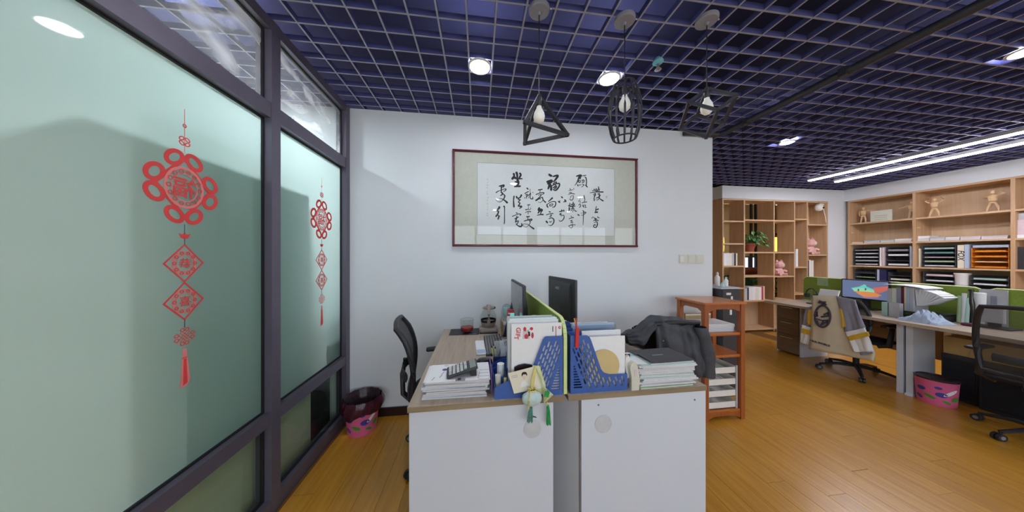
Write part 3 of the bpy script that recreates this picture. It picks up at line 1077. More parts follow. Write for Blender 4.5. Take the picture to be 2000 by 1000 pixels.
t = thing('office_desk', 'wood-topped desk with white end panel beside the orange rack', 'desk', (.8, 1.78, 0))
desk_top(t, .424, 1.163, DY0, DY1)
e = MB().box(.491, 1.160, DY0 + .004, DY0 + .022, 0, DZ - .025).build('end_panel', 'desk_white', t)
c = P(1178, 828, y=DY0 + .004)
MB().lathe([(.036, 0), (.044, -.001), (.044, -.002), (.036, -.003)], n=28).xf(Matrix.Translation((c.x, DY0 + .0042, c.z)) @ Matrix.Rotation(-PI / 2, 4, 'X')).build('cable_cover', 'grommet', e)
for u, v in ((1169, 791), (1357, 781)):
    c = P(u, v, y=DY0 + .003)
    MB().cyl((c.x, DY0 + .0045, c.z), (c.x, DY0 + .0025, c.z), .0045, n=10).build('screw', 'screw', e)
b = MB()
b.prism([(.486, DY0 + .03), (.498, DY0 + .042), (.358, 1.452), (.340, 1.440)], 'xy', 0, DZ - .026)
b.build('side_panel', 'desk_white', t)
MB().box(.44, 1.16, DY1 - .03, DY1 - .012, 0, DZ - .025).build('end_panel', 'desk_white', t)

# green felt divider between them
t = thing('desk_divider', 'lime green felt screen standing between the two middle desks', 'desk divider', (.414, 1.7, .0))
prof = [(1.195, .752), (1.195, 1.02)] + [(1.195 + .075 * (1 - math.cos(a)), 1.02 + .085 * math.sin(a)) for a in [PI / 2 * i / 6 for i in range(1, 7)]] + [(2.30, 1.105), (2.30, .752)]
MB().prism(prof, 'yz', .4062, .4218).build('felt_panel', 'green_felt', t)
edge = [Vector((.414, y, z)) for y, z in prof[:9]]
b = MB()
path = [(y, z) for y, z in prof[:9]]
for i in range(len(path) - 1):
    (ya, za), (yb, zb) = path[i], path[i + 1]
    L = math.hypot(yb - ya, zb - za)
    ny, nz = -(zb - za) / L, (yb - ya) / L
    b.add([(x, y + ny * k, z + nz * k) for x in (.4055, .4225) for (y, z, k) in ((ya, za, .0), (yb, zb, .0), (yb, zb, .006), (ya, za, .006))],
          [(0, 1, 2, 3), (7, 6, 5, 4), (2, 6, 7, 3), (0, 4, 5, 1), (0, 3, 7, 4), (1, 5, 6, 2)])
b.build('edge_trim', 'green_trim', t)

# ------------------------------------------------------------------ blue magazine files with slotted sides
def slot(cx, cy, w, l, ang):
    pts = []
    for a in (0, 1, 2, 3):
        pts.append((-w / 2, l / 2 - w / 2)) if a == 0 else None
    pr = [(-w / 2, -l / 2 + w / 3), (-w / 4, -l / 2), (w / 4, -l / 2), (w / 2, -l / 2 + w / 3), (w / 2, l / 2 - w / 3), (w / 4, l / 2), (-w / 4, l / 2), (-w / 2, l / 2 - w / 3)]
    ca, sa = math.cos(ang), math.sin(ang)
    return [(cx + x * ca - y * sa, cy + x * sa + y * ca) for x, y in pr]


def inside(poly, x, y):
    r = False
    n = len(poly)
    for i in range(n):
        (x0, y0), (x1, y1) = poly[i], poly[(i + 1) % n]
        if (y0 > y) != (y1 > y) and x < (x1 - x0) * (y - y0) / (y1 - y0) + x0:
            r = not r
    return r


def magazine_file(label, prof, tall_x, low_x, mirror, n_comp, dy, parent_loc):
    t = thing('magazine_file', label, 'file holder', parent_loc)
    m = -1 if mirror else 1
    sk = .364 * m
    holes = []
    zmin, zmax = DZ + .018, 1.02
    for i in range(-30, 40):
        for j in range(-2, 9):
            cz = zmin + .02 + j * .0375 + (i % 2) * .019
            cx = tall_x - m * .018 - m * i * .0165 + sk * (cz - 1.0)
            q = slot(cx, cz, .0092, .030, -math.atan(sk))
            ins = [(cx + dx, cz + dz) for dx in (-.011, .011) for dz in (-.022, .022)]
            if all(inside(prof, *p) for p in q + ins) and zmin + .012 < cz < zmax - .012:
                tri = (cz - DZ) + abs(cx - tall_x) * 2.2 < .205     # plain triangle kept for the bars
                if not tri and abs(cx - tall_x) > .012 and (mirror or abs(cx - tall_x) < .165):
                    holes.append(q)
    for k in range(9):
        w = .007 + .0045 * k
        z = DZ + .132 - k * .0128
        xa = tall_x - m * .016
        xb = xa - m * w
        x0, x1 = min(xa, xb), max(xa, xb)
        holes.append([(x0, z - .004), (x1, z - .004), (x1, z + .004), (x0, z + .004)])
    y0 = DY0 + .016
    M = frame_xz((0, y0, 0))
    sheet_mb([prof] + holes, .003, M).build('slotted_side', 'blue_plastic', t)
    for k in range(1, n_comp + 1):
        MB().prism(prof, 'xz', y0 + k * dy - .0015, y0 + k * dy + .0015).build('side_panel', 'blue_plastic', t)
    ztop = max(p[1] for p in prof)
    zl = [p[1] for p in prof if abs(p[0] - low_x) < .004]
    y1 = y0 + n_comp * dy
    MB().box(min(tall_x, tall_x - m * .003), max(tall_x, tall_x - m * .003), y0 + .0015, y1 - .0015, DZ, ztop).build('spine_panel', 'blue_plastic', t)
    MB().box(min(low_x, low_x + m * .003), max(low_x, low_x + m * .003), y0 + .0015, y1 - .0015, DZ, max(zl)).build('front_panel', 'blue_plastic', t)
    MB().box(min(tall_x, low_x) + .003, max(tall_x, low_x) - .003, y0 + .0015, y1 - .0015, DZ, DZ + .003).build('base', 'blue_plastic', t)
    return t


profL = [(.073, DZ), (.402, DZ), (.402, 1.032), (.324, 1.032), (.312, 1.028), (.303, 1.016), (.236, .842), (.222, .832), (.135, .832), (.073, .803)]
magazine_file('blue slotted magazine file full of white magazines, beside the photo card', profL, .402, .073, False, 4, .068, (.24, 1.32, DZ))
profR = [(.440, DZ), (.735, DZ), (.735, .829), (.64, .833), (.612, .842), (.596, .862), (.545, 1.005), (.537, 1.022), (.522, 1.030), (.440, 1.032)]
magazine_file('blue slotted magazine file holding folders and a round paper fan', profR, .440, .735, True, 4, .068, (.59, 1.32, DZ))


def upright_sheet(name, label, cat, x0, x1, y, z0, z1, th, mat, group=None):
    t = thing(name, label, cat, ((x0 + x1) / 2, y, z0), 0, group)
    MB().box(x0, x1, y - th / 2, y + th / 2, z0, z1).build('cover', mat, t)
    return t


zb = DZ + .0035
yb0 = DY0 + .016
# magazines in the left file
t = upright_sheet('magazine', 'white magazine with red lettering and fruit print, front of the blue file', 'magazine', P(998, 628, y=1.222).x, P(1095, 632, y=1.222).x, yb0 + .016, zb, 1.092, .010, 'paper_white')
cov = t.children[0]
my_ = yb0 + .016 - .0055


def print_on(parent, y, mat, pts, name='print'):
    b = MB()
    b.add([(p.x, y, p.z) for p in pts], [list(range(len(pts)))])
    return b.build(name, mat, parent)


def pxy(pts, y):
    return [P(u, v, y=y) for u, v in pts]


for ch, u, v, h, r in (('G', 1012, 644, 8, -PI / 2), ('I', 1012, 650, 3, -PI / 2), ('F', 1011, 655, 6, -PI / 2), ('T', 1008, 660, 7, -PI / 2)):
    c = P(u, v, y=my_)
    g = text_mb(ch, .030, .0006, bold=.0006, M=frame_xz(c) @ Matrix.Rotation(r, 4, 'Z'))
    g.build('red_letter', 'ink_red', cov)
for cu, cv, ru, rv in ((1025, 643, 3, 4.5), (1038, 642, 3.2, 3.2), (1028, 657, 4, 5), (1040, 655, 2.5, 6)):
    print_on(cov, my_, 'ink_red', pxy(ellipse(cu, cv, ru, rv, 14), my_))
print_on(cov, my_ + .0001, 'paper_pink', pxy([(1021, 647), (1034, 643), (1034, 662), (1021, 662)], my_ + .0001))
print_on(cov, my_, 'ink', pxy([(1031, 647), (1035, 648), (1036, 656), (1032, 657)], my_))
print_on(cov, my_, 'ink_red', pxy([(1085, 637), (1086.5, 637), (1086.5, 662), (1085, 662)], my_))
print_on(cov, my_, 'ink', pxy([(1079, 637), (1080.5, 637), (1080.5, 648), (1079, 648)], my_))
print_on(cov, my_, 'ink_red', pxy(ellipse(1093, 639.5, 2.6, 2.8, 14), my_))
print_on(cov, my_ - .0002, 'paper_white', pxy(ellipse(1093.4, 639.4, 1.2, 1.2, 10), my_ - .0002))
for i, (u0, u1, vt, dy, lab) in enumerate(((992, 1090, 624, .045, 'white magazine with small dark print, second in the left blue file'), (994, 1087, 620.5, .060, 'white folder, third in the left blue file'), (996, 1084, 618, .090, 'pale grey document folder near the back of the left blue file'), (990, 1078, 616, .160, 'white booklet at the back of the left blue file'))):
    y = yb0 + dy
    a, b_ = P(u0, vt, y=y), P(u1, vt + 1, y=y)
    upright_sheet('document_folder', lab, 'folder', max(a.x, .08), min(b_.x, .396), y, zb, (a.z + b_.z) / 2, .007, ('paper', 'paper_white', 'mint', 'paper')[i], 'papers in the left blue file')
# round white card with lilac pattern behind them
c = P(1043, 634, y=yb0 + .235)
t = thing('round_card', 'round white card with lilac pattern rising behind the magazines', 'card', (c.x, yb0 + .235, zb))
rr = .088
cz = P(1043, 615.5, y=yb0 + .235).z - rr
MB().cyl((c.x, yb0 + .233, cz), (c.x, yb0 + .237, cz), rr, n=40).build('disc', 'paper_white', t)
MB().cyl((c.x, yb0 + .2325, cz), (c.x, yb0 + .2332, cz), rr * .84, n=36).build('pattern', 'paper_blue', t)
MB().box(c.x - .02, c.x + .02, yb0 + .2325, yb0 + .2375, zb, cz - rr * .9).build('stand', 'paper_white', t)
# black arched band seen low behind the card : headband of a dark book
t = thing('dark_book', 'small dark arched booklet in front of the white magazine', 'book', (.2, yb0 + .010, zb))
pp = [(1004, 722), (1004, 716), (1012, 711.5), (1024, 709), (1036, 710.5), (1043, 714), (1040, 722)]
vs = [P(u, v, y=yb0 + .0125) for u, v in pp]
poly = [(p.x, p.z) for p in vs]
MB().prism([(poly[0][0], zb)] + poly + [(poly[-1][0], zb)], 'xz', yb0 + .0030, yb0 + .0085).build('cover', 'baseboard', t)

# folders in the right file
xs0 = .446
for i, (u0, u1, vt, dy, mat, lab) in enumerate(((1146, 1223, 656, .016, 'paper_white', 'white paper sheet standing at the front of the right blue file'), (1136, 1212, 644, .055, 'paper', 'white folder behind the front sheet of the right blue file'), (1118, 1208, 634, .100, 'plastic_clear', 'clear plastic wallet in the right blue file'), (1118, 1206, 630, .120, 'paper_blue', 'pale blue folder in the right blue file'), (1116, 1200, 628, .190, 'paper_white', 'white folder at the back of the right blue file'))):
    y = yb0 + dy
    a, b_ = P(u0, vt, y=y), P(u1, vt + 2, y=y)
    upright_sheet('document_folder', lab, 'folder', max(a.x, xs0), min(b_.x, .73), y, zb, (a.z + b_.z) / 2, .006, mat, 'papers in the right blue file')
# round cream fan
t = thing('paper_fan', 'round cream paper fan leaning in the right blue file', 'fan', (.62, yb0 + .012, zb))
c = P(1178, 714, y=yb0 + .012)
MB().cyl((c.x, yb0 + .004, c.z), (c.x, yb0 + .008, c.z), .082, n=40).build('disc', 'khaki', t)
# red cutter and wooden stick clipped on the right file
t = thing('box_cutter', 'red snap-off cutter hanging on the right blue file', 'cutter', (.465, DY0 + .005, .95))
MB().obox((P(1127, 660, y=DY0 + .006).x, DY0 + .006, P(1127, 660, y=DY0).z), (.016, .010, .095), (0, .04, 0)).build('handle', 'red_plastic', t)
MB().obox((P(1126, 632, y=DY0 + .006).x, DY0 + .006, P(1126, 632, y=DY0).z), (.006, .004, .05), (0, .06, 0)).build('blade', 'ink_red', t)
t = thing('wooden_stick', 'thin wooden stick standing behind the red cutter', 'stick', (.485, yb0 + .018, zb))
a, b_ = P(1122, 622, y=yb0 + .010), P(1140, 668, y=yb0 + .010)
MB().cyl((b_.x + .03, yb0 + .010, zb), (a.x, yb0 + .012, a.z), .0035, n=8).build('rod', 'kraft', t)
# white correction-tape like stapler at the right
t = thing('stapler', 'white rounded stapler standing beside the right blue file', 'stapler', (.765, 1.19, DZ))
prof = [(.752, DZ), (.792, DZ), (.796, DZ + .05), (.785, .868), (.775, .886), (.762, .89), (.748, .878), (.744, .86), (.752, .82)]
MB().prism(prof, 'xz', 1.182, 1.205).build('body', 'ivory_plastic', t, True)
MB().prism([(.742, .80), (.752, .80), (.760, .90), (.752, .915), (.736, .905), (.732, .87)], 'xz', 1.206, 1.222).build('arm', 'white_plastic', t, True)
MB().box(.766, .780, 1.1805, 1.182, .818, .850).build('label', 'paper_pink', t)
# scissors and small printed box behind it
t = thing('scissors', 'scissors with purple handles standing in the right blue file', 'scissors', (.745, 1.25, DZ))
for dx in (-.008, .012):
    b = MB().tube([(.722 + dx + .011 * math.cos(a), 1.252, .895 + .022 * math.sin(a)) for a in [2 * PI * k / 14 for k in range(14)]], .004, 6, True)
    b.build('finger_loop', 'navy' if dx < 0 else 'ink_purple', t, True)
MB().obox((.724, 1.252, .815), (.010, .003, .115), (0, .05, 0)).build('blade', 'silver', t)
t = thing('printed_packet', 'small dark printed packet beside the white stapler', 'packet', (.78, 1.26, DZ))
MB().box(.752, .786, 1.250, 1.268, DZ, .905).build('packet', 'paper', t)
MB().box(.752, .786, 1.2492, 1.25, .868, .905).build('dark_top', 'ink', t)
MB().cyl((.770, 1.2488, .895), (.770, 1.2494, .895), .005, n=12).build('dot', 'pink', t)

# ------------------------------------------------------------------ stacks of paper
def paper_stack(x0, x1, y0, y1, z, total, n, label, group, mats, jit=.008, seed=3):
    r = random.Random(seed)
    hs = [r.uniform(.5, 1.5) for _ in range(n)]
    k = total / sum(hs)
    top = None
    for i, h in enumerate(hs):
        h *= k
        a, b_, c, d = (r.uniform(-jit, jit) for _ in range(4))
        cx, cy = (x0 + x1) / 2 + a, (y0 + y1) / 2 + b_
        w, l = (x1 - x0) / 2 - abs(c), (y1 - y0) / 2 - abs(d)
        rot = r.uniform(-.03, .03)
        m = mats[i % len(mats)]
        t = thing('paper_booklet', '%s %s' % (ORD[n - 1 - i], label), 'papers', (cx, cy, z), rot, group)
        b = MB().box(-w, w, -l, l, .0006, h - .0009)
        b.build('pages', 'paper_edge', t, local=True)
        b = MB().box(-w - .001, w + .001, -l - .001, l + .001, h - .0012, h)
        b.box(-w - .001, w + .001, -l - .001, l + .001, 0, .0010)
        b.build('cover', m, t, local=True)
        z += h
        top = t
    return z, top


zt, top = paper_stack(-.256, .046, 1.215, 1.405, DZ, .088, 13, 'booklet from the top of the pile under the black calculator', 'booklets under the calculator', ['paper', 'paper_blue', 'paper', 'paper_pink', 'paper', 'paper_white', 'paper'], .011, 5)
top['label'] = 'topmost printed sheet of the pile under the black calculator'
pr = top
for q, m in (((-.135, -.02, .006, 'disc'), 'ink_purple'),):
    MB().cyl((-.150 + .105, 1.345, zt + .0002), (-.150 + .105, 1.345, zt + .0006), .0001, n=4)
def flat_print(parent, u, v, w, l, z, mat, rot=0., round_=False):
    c = P(u, v, z=z)
    b = MB()
    if round_:
        b.cyl((c.x, c.y, z), (c.x, c.y, z + .0003), w, n=18)
    else:
        b.obox((c.x, c.y, z + .0002), (w, l, .0003), (0, 0, rot))
    return b.build('print', mat, parent)


flat_print(pr, 869, 722, .013, 0, zt + .0002, 'ink_purple', round_=True)
for u, v in ((865, 729), (861, 735), (846, 740)):
    flat_print(pr, u, v, .004, .03, zt + .0002, 'ink_grey', -.3)
flat_print(pr, 899, 742, .045, .024, zt + .0002, 'ink_grey')
flat_print(pr, 897, 740.5, .014, .018, zt + .0005, 'maroon')
flat_print(pr, 935, 732, .002, .075, zt + .0002, 'ink_red', -.12)
for v in (722, 728, 734, 740):
    flat_print(pr, 945, v, .05, .003, zt + .0002, 'ink_grey')
flat_print(pr, 872, 714.5, .02, .003, zt + .0002, 'ink')

# calculator, tilted up at its display end
t = thing('calculator', 'black desk calculator with light keys lying on the paper pile', 'calculator', (-.078, 1.287, zt + .0008), .10)
L, Wd = .150, .112
Mt = Matrix.Translation((-L / 2, 0, 0)) @ Matrix.Rotation(-.24, 4, 'Y') @ Matrix.Translation((L / 2, 0, 0))
b = MB().rbox(-L / 2, L / 2, -Wd / 2, Wd / 2, .001, .013, .007)
b.xf(Mt)
b.build('body', 'charcoal', t, True, local=True)
MB().box(L / 2 - .04, L / 2 - .012, -Wd / 2 + .012, Wd / 2 - .012, 0, .029).build('foot', 'black_plastic', t, local=True)
b = MB().box(L / 2 - .036, L / 2 - .006, -Wd / 2 + .010, Wd / 2 - .010, .013, .0142).xf(Mt)
b.build('display', 'lcd_grey', t, local=True)
for i in range(5):
    for j in range(6):
        x0 = -L / 2 + .012 + i * .0185
        y0 = -Wd / 2 + .009 + j * .0160
        if i == 0 and j in (1,):
            continue
        wide = .0148 if (i == 0 and j == 0) else 0
        b = MB().rbox(x0, x0 + .0140, y0, y0 + .0120 + wide, .013, .0165, .002).xf(Mt)
        b.build('key', 'teal' if (i, j) == (4, 0) else ('key_light' if (i + j) % 7 else 'light_grey'), t, local=True)

# paper stack on the right desk
zt2, top2 = paper_stack(.800, 1.115, 1.185, 1.375, DZ, .118, 17, 'booklet from the top of the stack under the black notebook', 'booklets under the black notebook', ['paper_green', 'paper', 'paper_white', 'paper', 'paper_pink', 'paper', 'paper_white', 'mint', 'paper'], .012, 9)
t = thing('notebook', 'black-covered notebook lying on the tall paper stack', 'notebook', (.98, 1.28, zt2), .04)
MB().box(-.125, .125, -.088, .088, 0, .007).build('pages', 'paper_edge', t, local=True)
MB().surf(lambda u, v: (-.130 + .26 * u, -.092 + .184 * v, .0098 + (.012 * (1 - u * 5) ** 2 if u < .2 and v < .6 else 0)), 20, 6, .0018).build('cover', 'charcoal', t, True, local=True)
MB().box(-.045, .02, .0, .004, .0098, .0102).build('title_mark', 'light_grey', t, local=True)
t = thing('paper_booklet', 'white sheet with red tab sticking out under the black notebook', 'papers', (.885, 1.255, zt2 - .0005))
t.location.z = zt2 + .0
MB().obox((.845, 1.245, zt2 - .004), (.0, .0, .0))
MB().box(.775, .80, 1.20, 1.26, zt2 - .018, zt2 - .0165).build('red_tab', 'ink_red', t)
MB().box(.79, .85, 1.20, 1.30, zt2, zt2 + .0012).build('sheet', 'paper_white', t)

# ------------------------------------------------------------------ tea corner at the back of the left desk
t = thing('mouse_pad', 'black mouse pad under the glass of red tea', 'mouse pad', (-.125, 2.285, DZ))
pts = [(-.248, 2.198), (-.005, 2.190), (.003, 2.198), (.002, 2.372), (-.006, 2.379), (-.240, 2.379), (-.248, 2.371)]
MB().prism(pts, 'xy', DZ, DZ + .003).build('pad', 'black_plastic', t)
MB().box(-.085, -.02, 2.203, 2.208, DZ + .003, DZ + .0033).build('lettering_strip', 'light_grey', t)
t = thing('tea_glass', 'short clear glass half full of red tea', 'glass', (-.101, 2.262, DZ + .003))
MB().lathe([(.030, .003), (.048, .012), (.056, .04), (.058, .113)], n=28, cap1=False).build('tumbler', 'glass_cup', t, True, local=True)
MB().lathe([(.0575, .111), (.0595, .113), (.0575, .115), (.0560, .113), (.0575, .111)], n=28, cap0=False, cap1=False).build('rim', 'plastic_clear', t, True, local=True)
MB().lathe([(.028, .006), (.046, .014), (.0535, .038), (.054, .048)], n=28).build('tea', 'tea', t, True, local=True)
MB().lathe([(.030, 0), (.033, .002), (.029, .004)], n=24).build('base', 'plastic_clear', t, True, local=True)

t = thing('electric_kettle', 'taupe glass tea kettle with black band on its heating base', 'kettle', (.085, 2.27, DZ))
MB().rbox(-.078, .078, -.070, .070, .0, .012, .02).build('base_foot', 'black_plastic', t, True, local=True)
MB().rbox(-.080, .080, -.072, .072, .008, .046, .022).build('heating_base', 'taupe', t, True, local=True)
MB().lathe([(.048, .046), (.056, .052), (.066, .085), (.0665, .09)], n=28).build('lower_bowl', 'taupe', t, True, local=True)
MB().lathe([(.0668, .090), (.0695, .108), (.068, .1095), (.065, .09)], n=28, cap0=False, cap1=False).build('black_band', 'black_gloss', t, True, local=True)
MB().lathe([(.0665, .1095), (.072, .122), (.066, .150), (.050, .185), (.040, .200)], n=28, cap0=False, cap1=False).build('glass_body', 'glass_cup', t, True, local=True)
MB().lathe([(.040, .200), (.052, .206), (.050, .216), (.020, .224), (.016, .236), (.0, .238)], n=24, cap1=False).build('lid', 'taupe', t, True, local=True)
b = MB().tube([(0, -.071, .075), (0, -.085, .12), (0, -.086, .17), (0, -.070, .215), (0, -.040, .232)], .013, 8, flat=(1.1, .7))
b.build('handle', 'taupe', t, True, local=True)
b = MB().tube([(.038, .03, .197), (.06, .05, .20)], .010, 8)
b.build('spout', 'charcoal', t, True, local=True)

# keyboard, notebook, mouse
t = thing('keyboard', 'dark grey computer keyboard lying along the left desk', 'keyboard', (.11, 1.91, DZ), .02)
b = MB().prism([(-.066, 0), (.066, 0), (.066, .022), (.05, .024), (-.066, .010)], 'xz', -.205, .205)
b.build('case', 'charcoal', t, local=True)
b = MB()
for i in range(6):
    for j in range(21):
        x0 = -.060 + i * .0195 + (.004 if i == 5 else 0)
        y0 = -.198 + j * .0188
        z0 = .0105 + (x0 + .066) / .116 * .0125
        if j in (3, 14) and i > 3:
            continue
        b.rbox(x0, x0 + .0155, y0, y0 + .0155, z0, z0 + .007, .003)
k = b.build('keycaps', 'grey_plastic', t, local=True)
k['kind'] = 'stuff'
t = thing('spiral_notebook', 'small open white notebook beside the keyboard', 'notebook', (.012, 1.868, DZ), .05)
MB().rbox(-.034, .034, -.14, .14, 0, .012, .008).build('pages', 'paper_white', t, True, local=True)
MB().box(-.030, .030, -.135, -.06, .012, .0124).build('written_lines', 'paper_blue', t, local=True)
t = thing('keyboard_cable', 'thin black cable curling from the keyboard', 'cable', (.19, 2.05, DZ))
MB().tube([(.176, 2.06, DZ + .012), (.20, 2.10, DZ + .016), (.235, 2.10, DZ + .012), (.235, 2.07, DZ + .004), (.215, 2.05, DZ + .003)], .0022, 6).build('wire', 'black_plastic', t, True)
c = P(926, 703, z=DZ)
t = thing('mouse_pad', 'dark mouse pad behind the calculator', 'mouse pad', (c.x + .05, 1.60, DZ))
MB().prism([(-.048, 1.505), (.085, 1.505), (.085, 1.655), (-.040, 1.655), (-.048, 1.648)], 'xy', DZ, DZ + .003).build('pad', 'black_plastic', t)
t = thing('computer_mouse', 'glossy black computer mouse on the dark pad', 'mouse', (.035, 1.585, DZ + .003), .25)
b = MB().surf(lambda u, v: ((u - .5) * .105 * (1 - .12 * (2 * v - 1) ** 2), (v - .5) * .062 * (1 - .25 * (2 * u - 1) ** 2), .036 * max(0, 1 - (2 * u - 1) ** 4) ** .5 * max(0, 1 - (2 * v - 1) ** 4) ** .5 * (1.1 - .25 * u)), 16, 12)
b.build('shell', 'black_gloss', t, 'all', local=True)
MB().tube([(.025, 0, .031), (.04, 0, .026)], .004, 8).build('scroll_wheel', 'grey_plastic', t, True, local=True)

# blue pen box and what stands in it
t = thing('pen_box', 'blue plastic pen box between the mouse and the magazines', 'pen holder', (.115, 1.51, DZ))
b = MB()
x0, x1, y0, y1 = .085, .165, 1.475, 1.545
b.box(x0, x1, y0, y0 + .003, DZ, .835).box(x0, x1, y1 - .003, y1, DZ, .855).box(x0, x0 + .003, y0, y1, DZ, .845).box(x1 - .003, x1, y0, y1, DZ, .845).box(x0, x1, y0, y1, DZ, DZ + .003)
b.build('box', 'blue_dark', t)
MB().box(x0 + .035, x0 + .037, y0 + .003, y1 - .003, DZ + .003, .835).build('partition', 'blue_plastic', t)
for nm, lab, cat, cxyz, s, ro, m in (
        ('paper_card', 'white ruled card standing in the blue pen box', 'card', (.138, 1.495, .825), (.032, .002, .13), (.06, .22, 0), 'paper_white'),
        ('photo_card', 'small card with dark photo standing in the pen box', 'card', (.108, 1.530, .835), (.034, .002, .15), (.04, 0, 0), 'light_grey'),
        ('paper_card', 'white folded slip at the back of the pen box', 'card', (.146, 1.536, .835), (.032, .002, .150), (.0, -.15, 0), 'paper'),
        ('paper_card', 'pale blue card at the right of the pen box', 'card', (.157, 1.500, .830), (.003, .03, .15), (0, .02, 0), 'paper_blue')):
    t = thing(nm, lab, cat, (cxyz[0], cxyz[1], DZ + .004))
    MB().obox(cxyz, s, ro).build('card', m, t)
    if nm == 'photo_card':
        MB().obox((cxyz[0], cxyz[1] - .0018, cxyz[2] + .045), (.026, .001, .03), ro).build('photo', 'ink', t)
for i, (dx, dz, m, lab) in enumerate(((-.022, .0, 'cord_yellow', 'pale yellow pencil in the pen box'), (-.015, .012, 'paper_green', 'pale green pen in the pen box'), (-.008, -.006, 'ivory_plastic', 'cream pen in the pen box'))):
    t = thing('pen', lab, 'pen', (.105 + dx, 1.497, DZ + .004), 0, 'pens in the blue box')
    MB().cyl((.112 + dx * .4, 1.505, DZ + .004), (.108 + dx * 1.5, 1.490, .885 + dz), .0042, n=8).build('barrel', m, t, True)
    MB().cyl((.108 + dx * 1.5, 1.490, .885 + dz), (.1075 + dx * 1.55, 1.4895, .897 + dz), .0042, .001, n=8).build('tip', 'ink', t, True)
# front of the left file: cream rolls, a marker, a purple booklet
t = thing('paper_roll', 'white rolled paper standing in the left blue file', 'paper roll', (.110, 1.294, DZ + .004))
MB().cyl((.110, 1.294, DZ + .004), (.110, 1.294, .872), .018, n=18).build('roll', 'paper_white', t, True)
t = thing('paper_roll', 'short cream roll at the front corner of the left blue file', 'paper roll', (.092, 1.238, DZ + .004))
MB().cyl((.094, 1.240, DZ + .004), (.092, 1.236, .842), .014, n=16).build('roll', 'ivory_plastic', t, True)
t = thing('marker_pen', 'yellow and black marker standing in the left blue file', 'pen', (.128, 1.232, DZ + .004))
MB().cyl((.127, 1.230, DZ + .004), (.127, 1.228, .835), .0075, n=10).build('barrel', 'cord_yellow', t, True)
MB().cyl((.127, 1.228, .835), (.127, 1.228, .862), .008, .004, n=10).build('cap', 'ink', t, True)
t = thing('purple_booklet', 'purple booklet edge between the paper pile and the blue file', 'booklet', (.0615, 1.32, DZ))
MB().box(.059, .064, 1.225, 1.44, DZ, .858).build('cover', 'ink_purple', t)
t = thing('binder_clip', 'black binder clip at the corner of the left paper pile', 'clip', (.0535, 1.215, .78))
MB().prism([(1.196, .792), (1.222, .781), (1.222, .803)], 'yz', .0515, .0575).build('clip', 'navy', t)

# ------------------------------------------------------------------ photo card and charms hung on the left file
yh = DY0 - .004
t = thing('photo_card', 'cream square card with a small portrait leaning on the blue file', 'card', (.18, yh, .80))
q = [(991, 729), (1042, 717), (1063, 755), (1003, 770)]
q = [(992, 729), (1043, 716), (1062, 757), (1004, 769)]
pts = [(P(u, v, y=yh).x, P(u, v, y=yh).z) for u, v in q]
crd = MB().prism(pts, 'xz', yh, yh + .0012).build('card', 'paper_cream', t)
yp = yh - .0003
print_on(crd, yp, 'skin_print', pxy(ellipse(1023.5, 736, 3.6, 5.6, 14), yp), 'portrait')
print_on(crd, yp - .0002, 'ink', pxy([(1019.5, 736), (1018.5, 731), (1020, 727.5), (1024, 726), (1028, 727), (1030, 731), (1029, 735), (1027.5, 731.5), (1023, 731), (1021, 732.5)], yp - .0002), 'portrait')
print_on(crd, yp, 'paper_white', pxy([(1016, 757), (1018, 748), (1022, 744), (1026, 744), (1031, 749), (1033, 753)], yp), 'portrait')
for du in (0, 1.6):
    print_on(crd, yp, 'ink_grey', pxy([(999, 735 + du * 2), (1011, 732 + du * 2), (1011, 732.8 + du * 2), (999, 735.8 + du * 2)], yp))
t = thing('photo_card', 'second cream card half hidden behind the portrait card', 'card', (.24, yh + .0045, .80))
q = [(1040, 714), (1054, 715), (1066, 752), (1066, 770), (1048, 772)]
MB().prism([(P(u, v, y=yh).x, P(u, v, y=yh).z) for u, v in q], 'xz', yh + .0022, yh + .0034).build('card', 'sachet_cream', t)

ys_ = DY0 - .028
t = thing('silk_sachet', 'pale blue silk sachet with yellow drawstring and teal tassel', 'sachet', (.21, ys_, .70))
c = P(1039, 778, y=ys_)
def sack(u, v):
    a = 2 * PI * u
    th = PI * v
    r = .046 * math.sin(th) ** .75 * (1 + .05 * math.sin(9 * a) * (v > .6))
    return (c.x + r * math.cos(a) * 1.0, ys_ + r * math.sin(a) * .42, c.z - .034 * math.cos(th) * (1 if v < .5 else .95))
MB().surf(sack, 32, 14).build('pouch', 'satin', t, 'all')
b = MB()
for k in range(9):
    a = 2 * PI * k / 9
    b.tube([(c.x + .020 * math.cos(a), ys_ + .009 * math.sin(a), c.z + .030), (c.x + .008 * math.cos(a), ys_ + .005 * math.sin(a), c.z + .037), (c.x + .017 * math.cos(a), ys_ + .008 * math.sin(a), c.z + .047)], .004, 6)
b.build('gathered_neck', 'cord_yellow', t, True)
h = P(1046, 716, y=ys_ + .02)
b = MB()
for dx in (-.006, .0, .007):
    b.tube([(c.x + dx * .5, ys_, c.z + .04), (c.x + dx + .006, ys_ + .004, c.z + .08), (h.x + dx * .3, ys_ + .02, h.z)], .0022, 6)
b.tube([(c.x - .012, ys_ - .012, c.z + .036), (c.x - .020, ys_ - .022, c.z), (c.x - .024, ys_ - .015, c.z - .038)], .0018, 6)
b.tube([(c.x - .010, ys_ - .012, c.z + .036), (c.x - .016, ys_ - .022, c.z), (c.x - .018, ys_ - .015, c.z - .042)], .0018, 6)
b.build('drawstring', 'cord_yellow', t, True)
